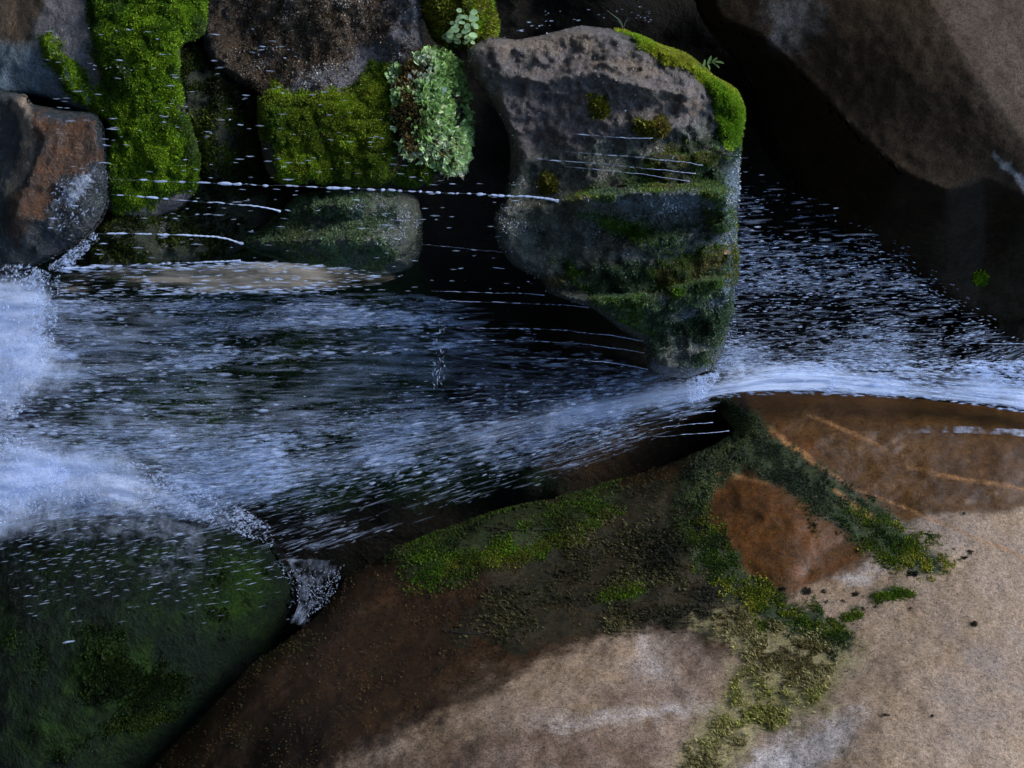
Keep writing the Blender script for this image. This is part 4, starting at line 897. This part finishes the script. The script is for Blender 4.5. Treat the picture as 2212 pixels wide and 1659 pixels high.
# lower spray
LO = [(1500, 825), (1400, 800), (1270, 750), (1100, 690), (950, 645), (850, 632), (300, 630), (110, 650), (-60, 640), (-60, 1140), (250, 1110), (420, 1125), (600, 1215), (700, 1190), (900, 1130), (1100, 1070), (1400, 960), (1550, 870)]
vc = lambda u: np.interp(u, [0, 400, 700, 1000, 1300, 1500], [1030, 1045, 1000, 940, 888, 845])
sg = lambda u: np.interp(u, [0, 400, 700, 1000, 1300, 1500], [80, 80, 75, 60, 45, 25])
def dL(Q):
    u, v = Q[:, 0], Q[:, 1]
    d = .16 + .85 * g_(v, vc(u), sg(u)) + .15 * sstep(900, 500, u) * g_(v, 730, 80) + .25 * sstep(1000, 200, u)
    st = np.max([g_(v, np.interp(u, x, y), 13) for x, y in (((150, 900), (668, 652)), ((150, 450, 950), (765, 702, 690)), ((150, 500, 1000), (805, 772, 742)), ((600, 1050), (660, 700)))], 0)
    d = d * np.where((v < vc(u) - 120), .42, 1) + .65 * st * sstep(1080, 950, u)
    d *= np.where(v > vc(u) + 90, .55, 1)
    return np.clip(d, 0, 1) * (.25 + .75 * clumpy(Q, 70, 9, -.25, .3, (.5, 1)))
def slL(u, v, n):
    z = np.clip((v - vc(u)) / 100, -1.4, 1.5); s = np.where(z > -1, .16 + .13 * z, .02) + .03 * rg.normal(0, 1, n)
    return s * np.interp(u, [0, 400, 900], [.3, .7, 1])
it_l = []
for (cnt, l0, l1, w0, w1, b0, b1, y0) in ((7500, 34, 110, 2.5, 8, .03, .16, .12), (7000, 10, 48, 1.2, 4, .08, .4, .05), (8500, 7, 26, .8, 2.4, .15, .85, .05), (2000, 14, 44, 3.5, 8.5, .15, .65, .05)):
    q = rand_poly(LO, cnt, rg, dL if cnt != 2000 else (lambda Q: dL(Q) * clumpy(Q, 40, 19, 0, .3)), 120); n = len(q); L, w, b = sizes(n, l0, l1, w0, w1, b0, b1)
    it_l.append((q[:, 0], q[:, 1], y0 + .45 * rg.random(n), -np.ones(n), slL(q[:, 0], q[:, 1], n), L, w, b))
# sparse drops in front of the upper rocks and over the dark boulder
q = rand_poly([(100, 60), (560, 60), (1000, 380), (1180, 400), (1180, 640), (900, 640), (100, 560)], 330, rg); n = len(q); L, w, b = sizes(n, 6, 34, 1.2, 3.2, .3, .8)
it_l.append((q[:, 0], q[:, 1], -.12 + .1 * rg.random(n), -np.ones(n), -.03 + .03 * rg.normal(0, 1, n), L, w, b))
q = rand_poly([(-40, 1110), (300, 1100), (600, 1210), (630, 1290), (420, 1380), (60, 1330)], 420, rg, lambda Q: sstep(1400, 1100, Q[:, 1])); n = len(q); L, w, b = sizes(n, 10, 36, 1.2, 3.4, .2, .6)
it_l.append((q[:, 0], q[:, 1], .02 + .1 * rg.random(n), -np.ones(n), .18 + .05 * rg.normal(0, 1, n), L, w, b))
it_l.append((np.array([148.]), np.array([1386.]), np.array([-.1]), np.array([-1.]), np.array([.2]), np.array([32.]), np.array([4.5]), np.array([.8])))
q = rand_poly([(130, 575), (450, 566), (600, 564), (860, 590), (850, 615), (640, 634), (400, 636), (130, 640)], 520, rg, lambda Q: np.where(np.abs(Q[:, 1] - np.interp(Q[:, 0], [130, 450, 640, 860], [608, 600, 598, 602])) > 18, 1, .25)); n = len(q); L, w, b = sizes(n, 10, 50, 1.2, 5, .2, .8)
it_l.append((q[:, 0], q[:, 1], -.1 + .06 * rg.random(n), -np.ones(n), .02 * rg.normal(0, 1, n), L, w, b))
q = rand_poly([(1180, 20), (1400, 10), (1420, 50), (1260, 45), (1090, 75)], 40, rg); n = len(q); L, w, b = sizes(n, 5, 18, 1.2, 3.4)
it_l.append((q[:, 0], q[:, 1], .7 + 0 * L, -np.ones(n), .05 + 0 * L, L, w, b))
q = rand_poly([(200, 140), (330, 145), (330, 160), (200, 150)], 6, rg); n = len(q); L, w, b = sizes(n, 4, 12, 2, 4); it_l.append((q[:, 0], q[:, 1], -.15 + 0 * L, -np.ones(n), 0 * L, L, w, b))
spray('water_spray', it_l)

gl = np.array([(1900, 934), (1960, 929), (2050, 927), (2150, 932), (2260, 938)]); gy = d_A['depth'](gl.astype(float))[0] - .035  # narrow pale strip painted as the sky glint on the boulder's wet film
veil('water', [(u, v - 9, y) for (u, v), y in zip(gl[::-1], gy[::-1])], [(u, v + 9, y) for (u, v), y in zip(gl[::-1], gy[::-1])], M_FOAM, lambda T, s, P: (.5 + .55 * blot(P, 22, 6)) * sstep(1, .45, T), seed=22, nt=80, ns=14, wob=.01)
# foam drops tossed in all directions
def foam(poly, n, y0, y1, aim=None, l=(4, 12), w_=(1.2, 5)):
    n = int(n * 1.7)
    q = rand_poly(poly, n, rg, lambda Q: .2 + .8 * clumpy(Q, 40, 14, -.2, .3, (1, 1))); n = len(q); L, w, b = sizes(n, l[0], l[1], w_[0], w_[1], .12, .7)
    a = rg.normal(0, 1, (n, 2)) + (np.array(aim) if aim else 0)
    return (q[:, 0], q[:, 1], y0 + (y1 - y0) * rg.random(n), a[:, 0], a[:, 1], L, w, b)
spray('foam', [foam([(-60, 575), (60, 570), (130, 600), (125, 660), (120, 750), (80, 830), (40, 900), (-60, 930)], 2600, -.12, .08, (-1, .6)), foam([(-60, 930), (40, 940), (130, 990), (160, 1040), (90, 1100), (-60, 1160)], 1500, -.12, .1, (-1, .3)),
               foam([(100, 985), (300, 1000), (480, 1070), (590, 1140), (590, 1180), (430, 1120), (250, 1085), (100, 1090)], 1600, -.02, .2, (-1.5, .4)),
               foam([(595, 1210), (640, 1230), (745, 1218), (720, 1300), (670, 1330), (620, 1345), (630, 1270)], 260, .06, .22, (.4, .2), (3, 9), (.9, 2.4)),
               foam([(120, 380), (230, 370), (240, 440), (150, 500), (100, 500)], 90, -.1, -.02, (-1, 1), (4, 16), (1.2, 3.2)), foam([(100, 580), (205, 500), (215, 515), (130, 600)], 200, -.1, 0, (-1, 1), (5, 16), (1.5, 4)),
               foam([(930, 690), (960, 690), (960, 840), (935, 840)], 40, .0, .05, (0, 3), (5, 18), (1.2, 3)), foam([(1480, 820), (1520, 810), (1560, 800), (1520, 860), (1490, 870)], 260, .0, .2, (-1, -.3), (5, 16), (2, 5)),
               foam([(1560, 700), (1590, 690), (1580, 790), (1550, 800)], 90, .1, .2, (0, -1), (3, 8), (1, 2.4))])

# beaded streams that drip from the tips of the mossy rocks: each is a thing
GRP = 'thin beaded streams of water dripping from the mossy rocks'
def trickle(label, pts, w=3, thread=.2, gap=(8, 40), seed=0, body=(.55, .95), root=1.0):
    r = np.random.default_rng(seed)
    P = smooth_open(pts, 200); Ln = np.concatenate([[0], np.cumsum(np.hypot(*np.diff(P[:, :2], axis=0).T))]); tot = Ln[-1]
    n = int(tot / 1.6); xs = np.linspace(0, tot, n); q = np.stack([np.interp(xs, Ln, P[:, k]) for k in range(3)], 1)
    rad = np.full(n, .18); bd = np.full(n, .22)
    th = sstep(thread + .12, thread - .05, xs / tot)
    rad = np.maximum(rad, w * .30 * th * (1 + .25 * np.sin(xs * .5) + 1.4 * root * np.exp(-xs / 10))); bd = np.maximum(bd, .8 * th)
    x = tot * max(thread - .05, 0)
    while x < tot:
        k = x / tot; l = (10 + 22 * k) * r.uniform(.45, 1.5); R_ = w * .5 * r.uniform(.5, 1.2) * (1 + .3 * k); bb = r.uniform(*body)
        for _ in range(r.integers(1, 4)):
            c_ = x + l * r.uniform(-.3, .3); l2 = l * r.uniform(.4, 1.0)
            f = np.sqrt(np.clip(1 - ((xs - c_) / (l2 * .5)) ** 2, 0, 1)); rad = np.maximum(rad, R_ * r.uniform(.6, 1) * f); bd = np.maximum(bd, bb * f ** .7)
        x += l * .9 + (gap[0] + (gap[1] - gap[0]) * k) * r.random() ** .8
    wig = np.stack([xs * .03, xs * 0 + seed, xs * 0], 1)
    V, F = tube_arrays(W(q[:, 0], q[:, 1] + 1.1 * noise(wig, 3) + .5 * noise(wig * 4, 4), q[:, 2]), rad * S, 7)
    o = mk_obj('water_trickle', V, F, DROP, None, {'body': np.repeat(bd, 7)}); tag(o, label, 'water stream', GRP); return o
TR = [('long string of bright water beads falling from the sharp fin tip of the hanging block', [(1207, 434, -.22), (1150, 426, -.22), (950, 416, -.2), (650, 403, -.18), (235, 386, -.15)], 6, .10, (2, 34)),
      ('short beaded stream falling from the top shoulder of the wet green knob', [(606, 456, -.02), (560, 446, -.06), (430, 435, -.1), (240, 420, -.12)], 4.5, .3, (1, 30)),
      ('stream twisting off the pointed tip of the wet green knob', [(524, 526, .18), (480, 514, .1), (400, 508, .05), (300, 506, 0), (200, 504, -.05)], 6, .6, (0, 10)),
      ('row of large beads along the upper rim of the flat water tongue', [(520, 564, -.1), (400, 568, -.1), (260, 574, -.1), (110, 582, -.1)], 5, .3, (1, 26)),
      ('topmost thin stream crossing the mossy fin of the hanging block', [(1410, 298, -.3), (1350, 298, -.31), (1230, 289, -.31)], 2, .6, (2, 14)),
      ('upper of three parallel threads on the fin of the hanging block', [(1518, 356, -.36), (1440, 346, -.36), (1340, 336, -.35), (1220, 328, -.34)], 2.2, .5, (2, 18)),
      ('middle of three parallel threads on the fin of the hanging block', [(1503, 374, -.38), (1400, 364, -.38), (1280, 352, -.37), (1160, 343, -.36)], 2.6, .4, (2, 26)),
      ('lower of three parallel threads on the fin of the hanging block', [(1490, 391, -.38), (1400, 378, -.38), (1320, 368, -.37), (1220, 360, -.36)], 2, .7, (2, 16)),
      ('beaded stream leaving the low pointed chin of the hanging block', [(1176, 638, -.05), (1120, 634, -.06), (1040, 632, -.07), (930, 628, -.08)], 3, .1, (3, 20)),
      ('beaded stream just under the low pointed chin of the hanging block', [(1272, 664, -.05), (1200, 659, -.06), (1120, 655, -.07), (960, 650, -.08)], 3.2, .15, (1, 22)),
      ('bright stream arching from the lower belly of the hanging block', [(1388, 737, -.02), (1300, 722, -.04), (1180, 712, -.05), (960, 708, -.06)], 3.4, .3, (1, 22)),
      ('stream arching from the belly just above the gap of the white falls', [(1392, 762, 0), (1300, 748, -.02), (1180, 738, -.03), (1000, 735, -.05)], 3, .35, (1, 18)),
      ('lowest fine stream curving from the belly near the white falls', [(1400, 797, .02), (1320, 784, 0), (1220, 775, -.01), (1080, 770, -.02)], 3, .5, (0, 16)),
      ('straight stream entering at the right edge above the fan of spray', [(2300, 746, .3), (2150, 742, .32), (2050, 740, .34), (1930, 730, .36)], 3, .6, (1, 12)),
      ('faint thread crossing the dark gap behind the knob', [(1075, 543, .05), (1000, 536, .05), (910, 528, .05)], 1.6, .8, (2, 10)),
      ('upper fine thread dripping off the overhanging lip of the tan boulder', [(1545, 888, .2), (1500, 893, .18), (1420, 904, .16)], 2.4, .5, (1, 8)),
      ('middle fine thread dripping off the overhanging lip of the tan boulder', [(1540, 913, .22), (1480, 918, .2), (1400, 928, .18)], 2.4, .5, (1, 8)),
      ('lowest fine thread dripping off the overhanging lip of the tan boulder', [(1575, 930, .3), (1500, 938, .24), (1410, 944, .2)], 2.2, .6, (1, 8))]
for k, (lb, pts, w, th, gp) in enumerate(TR): trickle(lb, pts, w * (.95 if w > 4 else .6), th * .7, (gp[0] + 2, gp[1] + 6), 100 + k, (.55, .95) if w > 4 else (.2, .75), .8)
